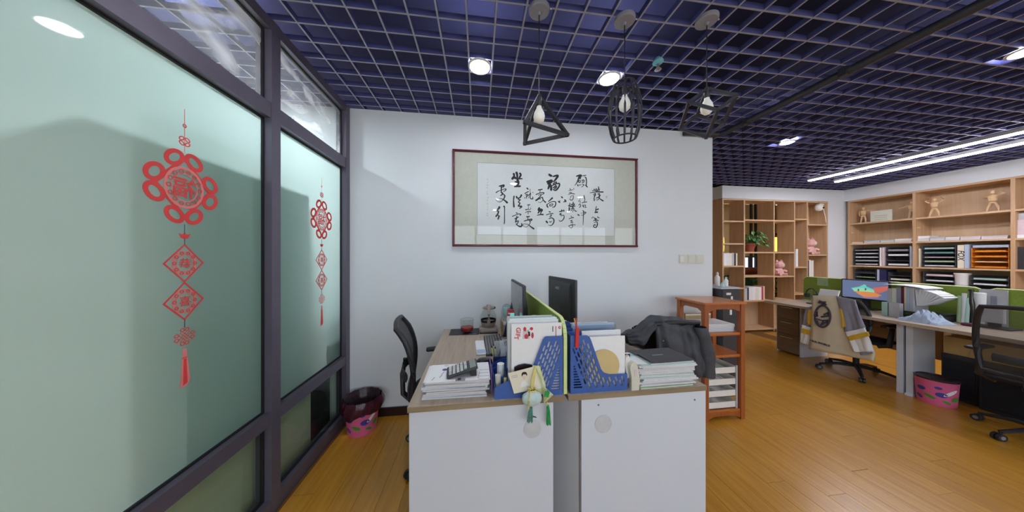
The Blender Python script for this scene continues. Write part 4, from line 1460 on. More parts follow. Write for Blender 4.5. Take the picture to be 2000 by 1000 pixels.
def tassel(t, x, y, ztop, zbot, w, mat, lean=0.):
    b = MB()
    for k in range(14):
        a = 2 * PI * k / 14
        b.tube([(x + .004 * math.cos(a), y + .003 * math.sin(a), ztop), (x + lean * .5 + w * .35 * math.cos(a), y + w * .25 * math.sin(a), ztop - (ztop - zbot) * .3), (x + lean + w / 2 * math.cos(a), y + w * .3 * math.sin(a), zbot + .004 * (k % 3))], .0026, 5)
    b.lathe([(.001, ztop + .006), (.006, ztop + .003), (.006, ztop - .006), (.004, ztop - .010)], (x, y, 0), 10)
    return b.build('tassel', mat, t, True)


tassel(t, c.x - .004, ys_, P(1034, 797, y=ys_).z, P(1031, 825, y=ys_).z, .024, 'tassel_teal', -.006)
MB().cyl((c.x - .004, ys_, c.z - .030), (c.x - .004, ys_, P(1034, 797, y=ys_).z + .004), .0018, n=6).build('tassel_cord', 'silver', t)

yz_ = DY0 - .020
t = thing('rice_dumpling_charm', 'cream pyramid charm with green square print and green tassel', 'charm', (.30, yz_, .70))
c = P(1070, 768, y=yz_)
A = [P(1059, 751, y=yz_ + .010), P(1081, 771, y=yz_ + .008), P(1062, 789, y=yz_ + .008)]
apex = Vector((c.x, yz_ - .018, c.z))
b = MB().add([A[0], A[1], A[2], apex], [(0, 2, 1), (0, 1, 3), (1, 2, 3), (2, 0, 3)])
b.build('pouch', 'sachet_cream', t)
cc = (A[0] + A[1] + apex) / 3
nn = (A[1] - A[0]).cross(apex - A[0]).normalized()
if nn.y > 0:
    nn = -nn
uu = (A[1] - A[0]).normalized()
vv = nn.cross(uu)
MB().add([cc + nn * .0006 + uu * a * .009 + vv * d * .006 for a, d in ((-1, -1), (1, -1), (1, 1), (-1, 1))], [(0, 1, 2, 3)]).build('green_print', 'tassel_green', t)
cc2 = P(1068, 770, y=yz_ - .019)
MB().obox((cc2.x, yz_ - .0195, cc2.z), (.022, .0006, .026), (0, .25, 0)).build('green_print', 'tassel_green', t)
b = MB().tube([A[0], (A[0].x - .008, yz_ + .008, A[0].z + .03), (h.x + .004, yz_ + .012, h.z - .01), (h.x, yz_ + .012, h.z)], .002, 6)
b.build('hanging_cord', 'paper_green', t, True)
tassel(t, P(1070, 793, y=yz_).x, yz_, P(1070, 793, y=yz_).z, P(1072, 830, y=yz_).z, .018, 'tassel_green', .004)
MB().cyl((A[2].x + .012, yz_, P(1070, 793, y=yz_).z), (A[2].x + .014, yz_ - .002, A[2].z + .014), .002, n=6).build('tassel_cord', 'cord_yellow', t)

# ------------------------------------------------------------------ monitors
def monitor(name, label, cx, cy, rotz, w, zlo, zhi, face, back, deep=.05, zbase=DZ):
    """local: screen faces -y, panel centred on x"""
    t = thing(name, label, 'monitor', (cx, cy, zbase), rotz)
    z0, z1 = zlo - zbase, zhi - zbase
    b = MB().rbox(-w / 2, w / 2, -(z1 - z0) / 2, (z1 - z0) / 2, 0, .022, .006)
    b.xf(Matrix.Translation((0, .022, (z0 + z1) / 2)) @ Matrix.Rotation(PI / 2, 4, 'X'))
    b.build('panel', back, t, True, local=True)
    MB().box(-w / 2 + .012, w / 2 - .012, -.0008, .0, z0 + .02, z1 - .012).build('screen', face, t, local=True)
    # swelling rear shell
    b = MB().prism([(.022, z0 + .02), (.022, z1 - .03), (.034, z1 - .06), (deep + .02, z0 + (z1 - z0) * .45), (deep + .02, z0 + .05)], 'yz', -w * .36, w * .36)
    b.build('rear_shell', back, t, True, local=True)
    b = MB().prism([(deep - .01, .02), (deep + .02, .02), (deep + .022, z0 + .10), (deep - .005, z0 + .10)], 'yz', -.03, .03)
    b.build('stand_neck', back, t, local=True)
    MB().rbox(-.09, .09, -.015, .11, 0, .012, .02).build('stand_foot', back, t, True, local=True)
    return t


m1 = monitor('monitor', 'slim monitor seen almost edge-on left of the green divider', .278, 1.90, -PI / 2 + .03, .50, .93, 1.222, 'screen_off', 'charcoal', .03)
m2 = monitor('monitor', 'monitor turned away showing its dark back and logo', .690, 2.045, PI / 2 + .19, .44, .905, 1.238, 'screen_dark', 'charcoal', .02)
g = text_mb('AOC', .032, .0006, M=Matrix.Translation((.03, .0355, .40)) @ Matrix.Rotation(PI, 4, 'Z') @ Matrix.Rotation(PI / 2, 4, 'X'))
g.build('logo', 'light_grey', m2, local=True)

# odds and ends behind the left monitor
t = thing('desk_calendar', 'dark blue easel calendar leaning near the wall behind the kettle', 'calendar', (.20, 2.10, DZ))
b = MB().prism([(0, 0), (.012, 0), (.125, .30), (.118, .30)], 'xz', 0, .004)
a = [P(987, 640, y=2.12), P(1004, 590, y=2.12)]
b = MB().prism([(a[0].x - .02, DZ), (a[0].x + .03, DZ), (a[1].x - .014, a[1].z), (a[1].x - .022, a[1].z)], 'xz', 2.10, 2.125)
b.build('easel', 'navy', t)
t = thing('snack_packet', 'red and blue snack packet beside the slim monitor', 'packet', (.24, 1.86, DZ))
a, b_ = P(992, 606, y=1.86), P(1005, 626, y=1.86)
MB().rbox(a.x, b_.x, 1.86, 1.90, DZ, a.z, .006).build('packet', 'ink_red', t, True)
MB().box(a.x + .017, b_.x - .002, 1.8592, 1.86, DZ + .03, a.z - .02).build('blue_panel', 'fish_teal', t)
b = MB()
for k in range(4):
    b.box(a.x + .002, a.x + .016, 1.8590, 1.8598, a.z - .03 - k * .025, a.z - .018 - k * .025)
b.build('white_print', 'paper_white', t)
t = thing('snack_packet', 'clear plastic bag of sweets behind the red packet', 'packet', (.235, 1.95, DZ))
MB().lathe([(.03, 0), (.04, .06), (.042, .24), (.030, .285), (.008, .30)], (.212, 1.955, DZ), 12).build('bag', 'plastic_clear', t, True)
MB().lathe([(.02, .2), (.032, .22), (.028, .27)], (.212, 1.955, DZ), 10).build('sweets', 'mint', t, True)
t = thing('kraft_file', 'yellow kraft folder standing behind the kettle', 'folder', (.185, 2.20, DZ))
a = P(979, 632, y=2.22)
MB().box(a.x, a.x + .012, 2.16, 2.30, DZ, .86).build('spine', 'kraft', t)
MB().box(a.x + .013, a.x + .045, 2.17, 2.29, DZ, .83).build('pages', 'paper_cream', t)
t = thing('crumpled_slip', 'small white slip of paper behind the keyboard', 'paper', (.215, 1.93, DZ))
MB().surf(lambda u, v: (.185 + .06 * u, 1.96 + .07 * v, DZ + .004 + .010 * math.sin(3 * u + 2 * v) ** 2), 8, 8, .0012).build('slip', 'paper_white', t, True)

# ------------------------------------------------------------------ red paper-cut stickers on the frosted glass
def zf(v):
    return P(360, v, x=XG).z


def ring(cx, cy, rx, ry, t, rot=0., n=24):
    def r(p):
        return (cx + (p[0]) * math.cos(rot) - p[1] * math.sin(rot), cy + p[0] * math.sin(rot) + p[1] * math.cos(rot))
    return [[r(p) for p in ellipse(0, 0, rx, ry, n)], [r(p) for p in ellipse(0, 0, rx - t, ry - t, n)]]


def rhomb(cx, cy, rx, ry, t):
    k = t * 1.35
    return [[(cx + rx, cy), (cx, cy + ry), (cx - rx, cy), (cx, cy - ry)], [(cx + rx - k, cy), (cx, cy + ry - k), (cx - rx + k, cy), (cx, cy - ry + k)]]


def knot_sticker(yc, label):
    xs = XG + .0012
    t = thing('knot_sticker', label, 'window sticker', (xs, yc, 1.1), 0, 'red knot stickers on the glass')
    Fm = frame_yz_left((xs, yc, 0))

    def sh(loops, mat, name, dx=0.):
        b = MB()
        for q_, lp in enumerate(loops):
            s = sheet_mb(lp, .0006, frame_yz_left((xs + dx + .00012 * (q_ % 9), yc, 0)))
            b.add(s.v, s.f)
        return b.build(name, mat, t)

    zc = zf(367)
    hw, hh = .112, .128
    # top thread with small bow
    th = [[[(-.0012, zf(213)), (.0012, zf(213)), (.0012, zf(297)), (-.0012, zf(297))]]]
    sh(th, 'sticker_soft', 'thread')
    sh([ring(-.010, zf(272), .011, .008, .004, .6), ring(.010, zf(272), .011, .008, .004, -.6), ring(-.010, zf(281), .011, .008, .004, -.6), ring(.010, zf(281), .011, .008, .004, .6)], 'sticker_red', 'small_bow')
    sh([ring(0, zf(246), .007, .008, .003)], 'sticker_red', 'small_ring')
    # big knot: woven diamond with looped ears at its corners
    loops = [rhomb(0, zc, hw * .95, hh * .98, .015)]
    e = .030
    for sx, sy in ((0, 1), (0, -1)):
        for d in (-1, 1):
            loops.append(ring(d * .034, zc + sy * hh * .86, .038, .030, .016, d * sy * -.75))
    for sx in (-1, 1):
        for d in (-1, 1):
            loops.append(ring(sx * hw * .86, zc + d * .036, .031, .038, .016, sx * d * .6))
    sh(loops, 'sticker_red', 'knot_loops')
    sh([ring(0, zc, .070, .082, .010, 0, 36), ring(0, zc, .047, .056, .003, 0, 30)], 'sticker_soft', 'lace_ring', .0012)
    b = MB()
    for k in range(14):
        a = 2 * PI * k / 14
        s = sheet_mb(ring(.054 * math.cos(a), zc + .064 * math.sin(a), .009, .009, .0035, 0, 10), .0006, frame_yz_left((xs + .0016, yc, 0)))
        b.add(s.v, s.f)
    b.build('lace_dots', 'sticker_red', t)

    def chr_(ch, z, s):
        g = text_mb(ch, s, .0006, bold=s * .012)
        cx = (min(p[0] for p in g.v) + max(p[0] for p in g.v)) / 2
        cy = (min(p[1] for p in g.v) + max(p[1] for p in g.v)) / 2
        g.xf(frame_yz_left((xs + .0018, yc, z)) @ Matrix.Diagonal((-1, 1, 1, 1)) @ Matrix.Translation((-cx, -cy, 0)))
        g.f = [f[::-1] for f in g.f]
        g.build('character', 'sticker_red', t)

    chr_('福', zc, .085)
    # ingot bead
    zi = zf(460)
    sh([[[(-.020, zi + .008), (-.008, zi + .004), (0, zi + .011), (.008, zi + .004), (.020, zi + .008), (.013, zi - .010), (0, zi - .014), (-.013, zi - .010)]]], 'sticker_red', 'ingot')
    sh([[[(-.001, zf(438)), (.001, zf(438)), (.001, zi + .006), (-.001, zi + .006)]], [[(-.001, zi - .012), (.001, zi - .012), (.001, zf(478)), (-.001, zf(478))]], [[(-.0015, zf(624)), (.0015, zf(624)), (.0015, zf(640)), (-.0015, zf(640))]]], 'jacket_ink', 'thread')
    z1, z2 = zf(514), zf(588)
    rr = (zf(476) - zf(552)) / 2
    for z, ch in ((z1, '恭'), (z2, '喜')):
        sh([rhomb(0, z, .072, rr, .006)], 'sticker_red', 'diamond_frame')
        sh([ring(0, z, .043, .048, .008, 0, 30), ring(0, z, .030, .034, .003, 0, 24)], 'sticker_soft', 'lace_ring', .0002)
        b = MB()
        for k in range(10):
            a = 2 * PI * k / 10
            s = sheet_mb(ring(.036 * math.cos(a), z + .041 * math.sin(a), .007, .007, .003, 0, 10), .0006, frame_yz_left((xs + .0016, yc, 0)))
            b.add(s.v, s.f)
        b.build('lace_dots', 'sticker_red', t)
        chr_(ch, z, .042)
    zk = zf(657)
    lp = []
    for i in range(-1, 2):
        lp.append([[(i * .011 - .018, zk - .020 + i * -.0), (i * .011 - .0155, zk - .020), (i * .011 + .018, zk + .018), (i * .011 + .0155, zk + .018)]])
        lp.append([[(i * .011 + .018, zk - .020), (i * .011 + .0155, zk - .020), (i * .011 - .018, zk + .018), (i * .011 - .0155, zk + .018)]])
    for sx, sy in ((-1, .4), (1, .4), (-1, -.4), (1, -.4)):
        lp.append(ring(sx * .028, zk + sy * .022, .009, .007, .003, 0, 14))
    for sx in (-.5, .5):
        for sy in (-1, 1):
            lp.append(ring(sx * .016, zk + sy * .027, .008, .008, .003, 0, 14))
    sh(lp, 'sticker_red', 'endless_knot')
    za, zb_ = zf(681), zf(755)
    sh([[[(-.006, za), (.006, za), (.009, za - .035), (-.009, za - .035)]], [[(-.009, za - .037), (.010, za - .037), (.020, zb_ + .022), (.008, zb_ + .003), (-.018, zb_), (-.016, zb_ + .01)]]], 'sticker_soft', 'tassel')
    sh([[[(-.004, za - .040), (.006, za - .040), (.010, zb_ + .012), (-.006, zb_ + .006)]], [[(-.009, za - .034), (.009, za - .033), (.009, za - .037), (-.009, za - .038)]]], 'sticker_red', 'tassel_core', .0002)
    return t


knot_sticker(P(360, 500, x=XG).y, 'large red paper-cut knot sticker on the nearer frosted pane')
knot_sticker(P(628, 500, x=XG).y, 'red paper-cut knot sticker on the frosted pane next to the white wall')

# ------------------------------------------------------------------ pendant lamps
def pendant_base(label, x, y, ztop):
    t = thing('pendant_lamp', label, 'pendant lamp', (x, y, H - .001), 0, 'black wire pendant lamps')
    MB().lathe([(.050, 0), (.054, -.004), (.054, -.018), (.048, -.024), (.010, -.026), (.007, -.040)], (x, y, H - .001), 28).build('canopy', 'canopy_grey', t, True)
    MB().cyl((x + .056, y - .012, H - .012), (x + .062, y - .012, H - .012), .004, n=8).build('screw', 'silver', t)
    MB().cyl((x, y, H - .035), (x, y, ztop), .0028, n=8).build('cord', 'black_plastic', t, True)
    return t


def bulb(t, x, y, z, tilt=(0, 0)):
    s = MB().lathe([(.012, .0), (.014, -.01), (.014, -.045), (.011, -.05)], (0, 0, 0), 12)
    g = MB().lathe([(.012, -.048), (.015, -.06), (.026, -.082), (.030, -.102), (.026, -.122), (.014, -.134), (.001, -.137)], (0, 0, 0), 18)
    M = Matrix.Translation((x, y, z)) @ Matrix.Rotation(tilt[0], 4, 'Y') @ Matrix.Rotation(tilt[1], 4, 'X')
    s.xf(M).build('socket', 'lamp_black', t, True)
    g.xf(M).build('bulb', 'bulb_white', t, True)


def bar(b, p, q, w=.017):
    p, q = Vector(p), Vector(q)
    d = (q - p).normalized()
    p, q = p - d * w * .45, q + d * w * .45
    a = d.cross(Vector((0, 0, 1)))
    a = a.normalized() if a.length > .05 else Vector((1, 0, 0))
    n_ = a.cross(d).normalized()
    h = w / 2
    vs = [e + a * i * h + n_ * j * h for e in (p, q) for i, j in ((-1, -1), (1, -1), (1, 1), (-1, 1))]
    b.add(vs, [(3, 2, 1, 0), (4, 5, 6, 7)] + [(i, (i + 1) % 4, 4 + (i + 1) % 4, 4 + i) for i in range(4)])


x, y = .312, 1.304
za = 1.417 + .624 * 1.333
t = pendant_base('pendant lamp with black triangular pyramid frame', x, y, za - .01)
A = Vector((x, y, za))
Bv = [P(1025.5, 238.5, z=2.10), P(1024.6, 280.5, z=2.10), P(1108, 263.4, z=2.10)]
for p, q in ((A, Bv[0]), (A, Bv[1]), (A, Bv[2]), (Bv[0], Bv[1]), (Bv[1], Bv[2]), (Bv[2], Bv[0])):
    b = MB()
    bar(b, p, q)
    b.build('frame_bar', 'lamp_black', t)
bulb(t, x, y, za - .005)

x, y = .786, 1.30
t = pendant_base('pendant lamp with black barrel wire cage', x, y, 2.335)
prof = [(.050, 2.350), (.066, 2.31), (.079, 2.255), (.083, 2.20), (.079, 2.14), (.070, 2.09), (.058, 2.055)]
for k in range(12):
    a = 2 * PI * k / 12
    b = MB().tube([(x + r * math.cos(a), y + r * math.sin(a), z) for r, z in prof], .0055, 6)
    b.build('cage_rib', 'lamp_black', t, True)
for r, z in ((.050, 2.350), (.058, 2.055)):
    MB().tube([(x + r * math.cos(2 * PI * k / 24), y + r * math.sin(2 * PI * k / 24), z) for k in range(24)], .0045, 6, True).build('cage_ring', 'lamp_black', t, True)
b = MB()
for k in range(3):
    a = 2 * PI * k / 3 + .3
    bar(b, (x, y, 2.348), (x + .05 * math.cos(a), y + .05 * math.sin(a), 2.350), .006)
b.build('top_spoke', 'lamp_black', t)
bulb(t, x, y, 2.338)

x, y = 1.262, 1.278
CV = {(0, 0, 0): (1.229, 1.243, 2.327), (1, 0, 0): (1.306, 1.15, 2.238), (1, 1, 0): (1.186, 1.138, 2.147), (0, 1, 0): (1.11, 1.231, 2.236), (0, 1, 1): (1.159, 1.348, 2.156), (1, 1, 1): (1.236, 1.254, 2.067), (1, 0, 1): (1.355, 1.266, 2.157), (0, 0, 1): (1.278, 1.36, 2.246)}
off = Vector((x, y, 0)) - Vector((1.229, 1.243, 0))
off *= 0
t = pendant_base('pendant lamp with black cube frame hung by a corner', 1.229, 1.243, 2.32)
ks = list(CV)
for i in range(8):
    for j in range(i + 1, 8):
        if sum(abs(a - b_) for a, b_ in zip(ks[i], ks[j])) == 1:
            b = MB()
            bar(b, CV[ks[i]], CV[ks[j]], .014)
            b.build('frame_bar', 'lamp_black', t)
bulb(t, 1.229, 1.243, 2.322)

# ------------------------------------------------------------------ orange-brown wooden rack
X0, X1, Y0, Y1, ZT = 1.905, 2.295, 1.945, 2.255, 1.02
t = thing('wooden_rack', 'orange-brown open wooden rack by the end of the white wall', 'rack', ((X0 + X1) / 2, (Y0 + Y1) / 2, 0))
pw = .038
for xx in (X0, X1 - pw):
    for yy in (Y0, Y1 - pw):
        MB().box(xx, xx + pw, yy, yy + pw, 0, ZT - .02).build('post', 'rack_wood', t)
MB().rbox(X0 - .012, X1 + .012, Y0 - .012, Y1 + .012, ZT - .02, ZT, .006).build('top_board', 'rack_board', t)
SH = (.07, .545, .735)


def scallop(x0, x1, z1, h, amp):
    n = 24
    pts = [(x0, z1), (x1, z1)]
    for i in range(n, -1, -1):
        s = i / n
        w = abs(2 * s - 1)
        pts.append((x0 + (x1 - x0) * s, z1 - h + amp * (.5 - .5 * math.cos(PI * min(1, (1 - w) * 2.2))) * (1 if w < .99 else 0)))
    return pts


for zz in SH:
    MB().box(X0 + .006, X1 - .006, Y0 + .01, Y1 - .01, zz, zz + .016).build('shelf_board', 'rack_board', t)
    MB().box(X0 + pw, X1 - pw, Y0 + .012, Y0 + .03, zz - .008, zz - .0002).build('shelf_rail', 'rack_wood', t)
for yy in (Y0 + .008, Y1 - .024):
    MB().prism(scallop(X0 + pw, X1 - pw, ZT - .02, .065, .022), 'xz', yy, yy + .016).build('apron', 'rack_wood', t)
    MB().prism(scallop(X0 + pw, X1 - pw, .07, .055, .022), 'xz', yy, yy + .016).build('apron', 'rack_wood', t)
for xx in (X0 + .008, X1 - .024):
    MB().prism(scallop(Y0 + pw, Y1 - pw, ZT - .02, .065, .022), 'yz', xx, xx + .016).build('apron', 'rack_wood', t)
b = MB()
for k in range(12):
    b.box(X0 + .05 + k * .026, X0 + .053 + k * .026, Y0 + .04, Y1 - .04, .735 - .19 + .016, .735 - .19 + .0165)
# newspapers on the upper shelf
z = .751
for i in range(6):
    h = .011
    w = RND.uniform(-.006, .006)
    tt = thing('newspaper', '%s folded newspaper from the bottom on the orange rack upper shelf' % ORD[i], 'newspaper', ((X0 + X1) / 2 + w, (Y0 + Y1) / 2, z), RND.uniform(-.04, .04), 'newspapers on the rack')
    MB().rbox(-.148, .148, -.105, .105, 0, h - .0002, .004).build('sheets', ('paper', 'paper', 'paper_white')[i % 3], tt, True, local=True)
    MB().box(-.146, .146, -.1055, -.105, .003, .005).build('fold_line', 'ink_blue' if i == 2 else 'ink_grey', tt, local=True)
    z += h
tt = thing('cardboard_box', 'flat cardboard box standing behind the newspapers', 'box', ((X0 + X1) / 2, Y1 - .03, .751))
MB().box(X0 + .06, X1 - .06, Y1 - .038, Y1 - .022, .751, .865).build('box', 'cardboard', tt)
MB().box(X0 + .06, X1 - .06, Y1 - .0385, Y1 - .038, .845, .86).build('tape', 'paper_cream', tt)
# small trinkets on the middle shelf
tt = thing('ornament', 'small white and yellow porcelain ornament on the rack middle shelf', 'ornament', (2.05, 2.05, .561))
MB().lathe([(.03, 0), (.034, .015), (.02, .03), (.03, .05), (.022, .07), (.004, .08)], (2.02, 2.04, .561), 14).build('body', 'paper_white', tt, True)
MB().lathe([(.004, .072), (.010, .08), (.008, .095), (.001, .10)], (2.02, 2.04, .561), 10).build('flower', 'cord_yellow', tt, True)
tt = thing('ornament', 'small brown twig ornament beside the porcelain one', 'ornament', (1.985, 2.12, .561))
MB().tube([(1.96, 2.12, .566), (1.985, 2.13, .585), (2.01, 2.12, .60), (2.0, 2.1, .575)], .008, 8).build('twig', 'cardboard', tt, True)
MB().rbox(1.955, 2.015, 2.095, 2.15, .561, .566, .004).build('stand', 'taupe', tt)
# white tray drawers at the bottom
tt = thing('drawer_tower', 'white four-tier paper tray on the rack bottom shelf', 'paper tray', (2.1, 2.1, .086))
for k in range(4):
    z0 = .090 + k * .100
    b = MB()
    x0, x1, y0, y1 = X0 + .055, X1 - .055, Y0 + .03, Y1 - .03
    b.box(x0, x1, y0, y1, z0, z0 + .004).box(x0, x1, y0, y0 + .004, z0, z0 + .055).box(x0, x1, y1 - .004, y1, z0, z0 + .06)
    b.box(x0, x0 + .004, y0, y1, z0, z0 + .06).box(x1 - .004, x1, y0, y1, z0, z0 + .06)
    tr = b.build('tray', 'white_plastic', tt)
    if k < 3:
        MB().box(x0 + .02, x1 - .03, y0 + .02, y1 - .02, z0 + .0045, z0 + .010 + .004 * k).build('papers', 'paper', tr)
    else:
        MB().box(x0 + .02, x1 - .03, y0 + .02, y1 - .02, z0 + .0045, z0 + .03).build('papers', 'mint', tr)
for xx in (X0 + .048, X1 - .062):
    for yy in (Y0 + .022, Y1 - .03):
        MB().box(xx, xx + .014, yy, yy + .008, .086, .46).build('support_post', 'light_grey', tt)

# ------------------------------------------------------------------ dark fridge behind the wall end
t = thing('small_fridge', 'dark grey small fridge half hidden by the white wall end', 'fridge', (2.59, 2.6, 0))
MB().rbox(2.475, 2.685, 2.335, 2.80, .03, 1.075, .008).build('cabinet', 'fridge', t)
MB().box(2.478, 2.682, 2.318, 2.334, .06, 1.07).build('door', 'fridge', t)
MB().box(2.470, 2.69, 2.33, 2.81, 1.0755, 1.092).build('top_cover', 'light_grey', t)
MB().rbox(2.50, 2.66, 2.37, 2.78, 0, .032, .004).build('plinth', 'black_plastic', t)
for u, v, w, h in ((1423, 574, .05, .022), (1429, 583, .02, .045), (1424, 602, .045, .02), (1427, 610, .022, .05)):
    c = P(u, v, y=2.316)
    MB().box(c.x - w / 2, c.x + w / 2, 2.312, 2.3178, c.z - h / 2, c.z + h / 2).build('white_hook', 'white_plastic', t)
for i, (xx, yy, hh, rr, m, lab) in enumerate(((2.60, 2.50, .15, .024, 'white_plastic', 'white pump bottle on the dark fridge'), (2.655, 2.45, .10, .02, 'paper_white', 'short white bottle on the dark fridge'), (2.56, 2.40, .05, .02, 'mint', 'small mint jar on the dark fridge'))):
    tt = thing('bottle', lab, 'bottle', (xx, yy, 1.092), 0, 'bottles on the fridge')
    MB().lathe([(rr, 0), (rr, hh * .62), (rr * .5, hh * .74), (rr * .4, hh * .8)], (0, 0, 0), 14).build('body', m, tt, True, local=True)
    MB().lathe([(rr * .55, hh * .8), (rr * .55, hh * .92), (rr * .2, hh)], (0, 0, 0), 12).build('cap', 'light_grey', tt, True, local=True)

# ------------------------------------------------------------------ waste bins
def waste_bin(label, x, y, r0, r1, h, rot, bag):
    t = thing('waste_bin', label, 'waste bin', (x, y, 0), rot, 'pink patterned waste bins')
    body = MB().lathe([(r0 * .97, 0), (r0, .006), (r1, h - .008), (r1 + .004, h), (r1 - .004, h), (r0 - .006, .012)], n=36, cap1=True).build('bucket', 'pink', t, True, local=True)

    def patch(a, z, wa, hz, mat, tilt=0.):
        rr_ = lambda zz: r0 + (r1 - r0) * (zz - .006) / (h - .014) + .0012
        pts = []
        for k in range(16):
            q = 2 * PI * k / 16
            dx, dz = wa * math.cos(q), hz * math.sin(q)
            dx, dz = dx * math.cos(tilt) - dz * math.sin(tilt), dx * math.sin(tilt) + dz * math.cos(tilt)
            zz = z + dz
            aa = a + dx / rr_(z)
            pts.append((rr_(zz) * math.cos(aa), rr_(zz) * math.sin(aa), zz))
        cc = (rr_(z) * 1.006 * math.cos(a), rr_(z) * 1.006 * math.sin(a), z)
        MB().add(pts + [cc], [(k, (k + 1) % 16, 16) for k in range(16)]).build('flower_print', mat, body, local=True)
    for a, z, wa, hz, m, tl in ((-2.35, .125, .020, .012, 'bin_blue', .1), (-1.35, .10, .022, .014, 'bin_blue', 0), (-1.9, .07, .022, .009, 'bin_green', -.4), (-1.1, .045, .018, .007, 'bin_green', -.5), (-2.5, .05, .018, .010, 'ink_purple', -.5), (-.9, .125, .035, .009, 'paper_white', .7), (-.6, .075, .02, .012, 'bin_green', .5), (-1.5, .155, .014, .008, 'bin_blue', 0), (.4, .1, .02, .014, 'bin_green', 0), (1.4, .09, .02, .014, 'bin_blue', 0), (2.6, .1, .02, .014, 'bin_green', 0)):
        patch(a, z * h / .22, wa * 1.5, hz * 1.6, m, tl)
    if bag:
        def bagf(u, v):
            a = 2 * PI * u
            wob = .006 * math.sin(7 * a) + .004 * math.sin(17 * a + 5 * v)
            if v < .5:
                s = v / .5
                rr = r1 - .008 - .02 * s
                return ((rr) * math.cos(a), (rr) * math.sin(a), h + .028 - .012 * math.sin(a * 2) - .09 * (1 - s) * 0 - .12 * s)
            s = (v - .5) / .5
            return (0, 0, 0)
        def outer(u, v):
            a = 2 * PI * u
            drop = .118 + .018 * math.sin(a * 2 + .8) + .008 * math.sin(5 * a)
            rr = r1 + .008 + .012 * math.sin(PI * v) + .004 * math.sin(13 * a + 4 * v) + (.022 * math.exp(-((a - 6.0) / .5) ** 2) + .022 * math.exp(-((a + .28) / .5) ** 2)) * math.sin(PI * min(1, v + .15))
            return (rr * math.cos(a), rr * math.sin(a), h + .030 - drop * v)
        MB().surf(outer, 60, 8).build('bag_overhang', 'bag_maroon', t, 'all', local=True)
        def inner(u, v):
            a = 2 * PI * u
            rr = r1 + .006 - .034 * min(1, v * 2.2) + .002 * math.sin(11 * a)
            return (rr * math.cos(a), rr * math.sin(a), h + .030 - .15 * v)
        MB().surf(inner, 48, 6).build('bag_lining', 'bag_dark', t, 'all', local=True)
        MB().obox((-.03, -.02, h - .06), (.03, .03, .025), (.4, .3, .6)).build('rubbish', 'paper_white', t, local=True)
        MB().lathe([(.001, h - .10), (r1 - .022, h - .095)], n=20, cap0=False, cap1=False).build('bag_bottom', 'bag_dark', t, local=True)
    else:
        MB().lathe([(r1 - .006, h + .001), (r1 * .6, h - .006), (.01, h - .012)], n=30, cap0=False).build('rubbish', 'bag_dark', t, True, local=True)
        MB().lathe([(r1 + .003, h - .012), (r1 + .006, h + .004), (r1 - .008, h + .008), (r1 - .012, h - .02)], n=30, cap0=False, cap1=False).build('bag_rim', 'bag_dark', t, True, local=True)
    return t


waste_bin('pink floral waste bin with dark bag in the corner by the glass', -.945, 2.235, .104, .128, .245, .35, True)

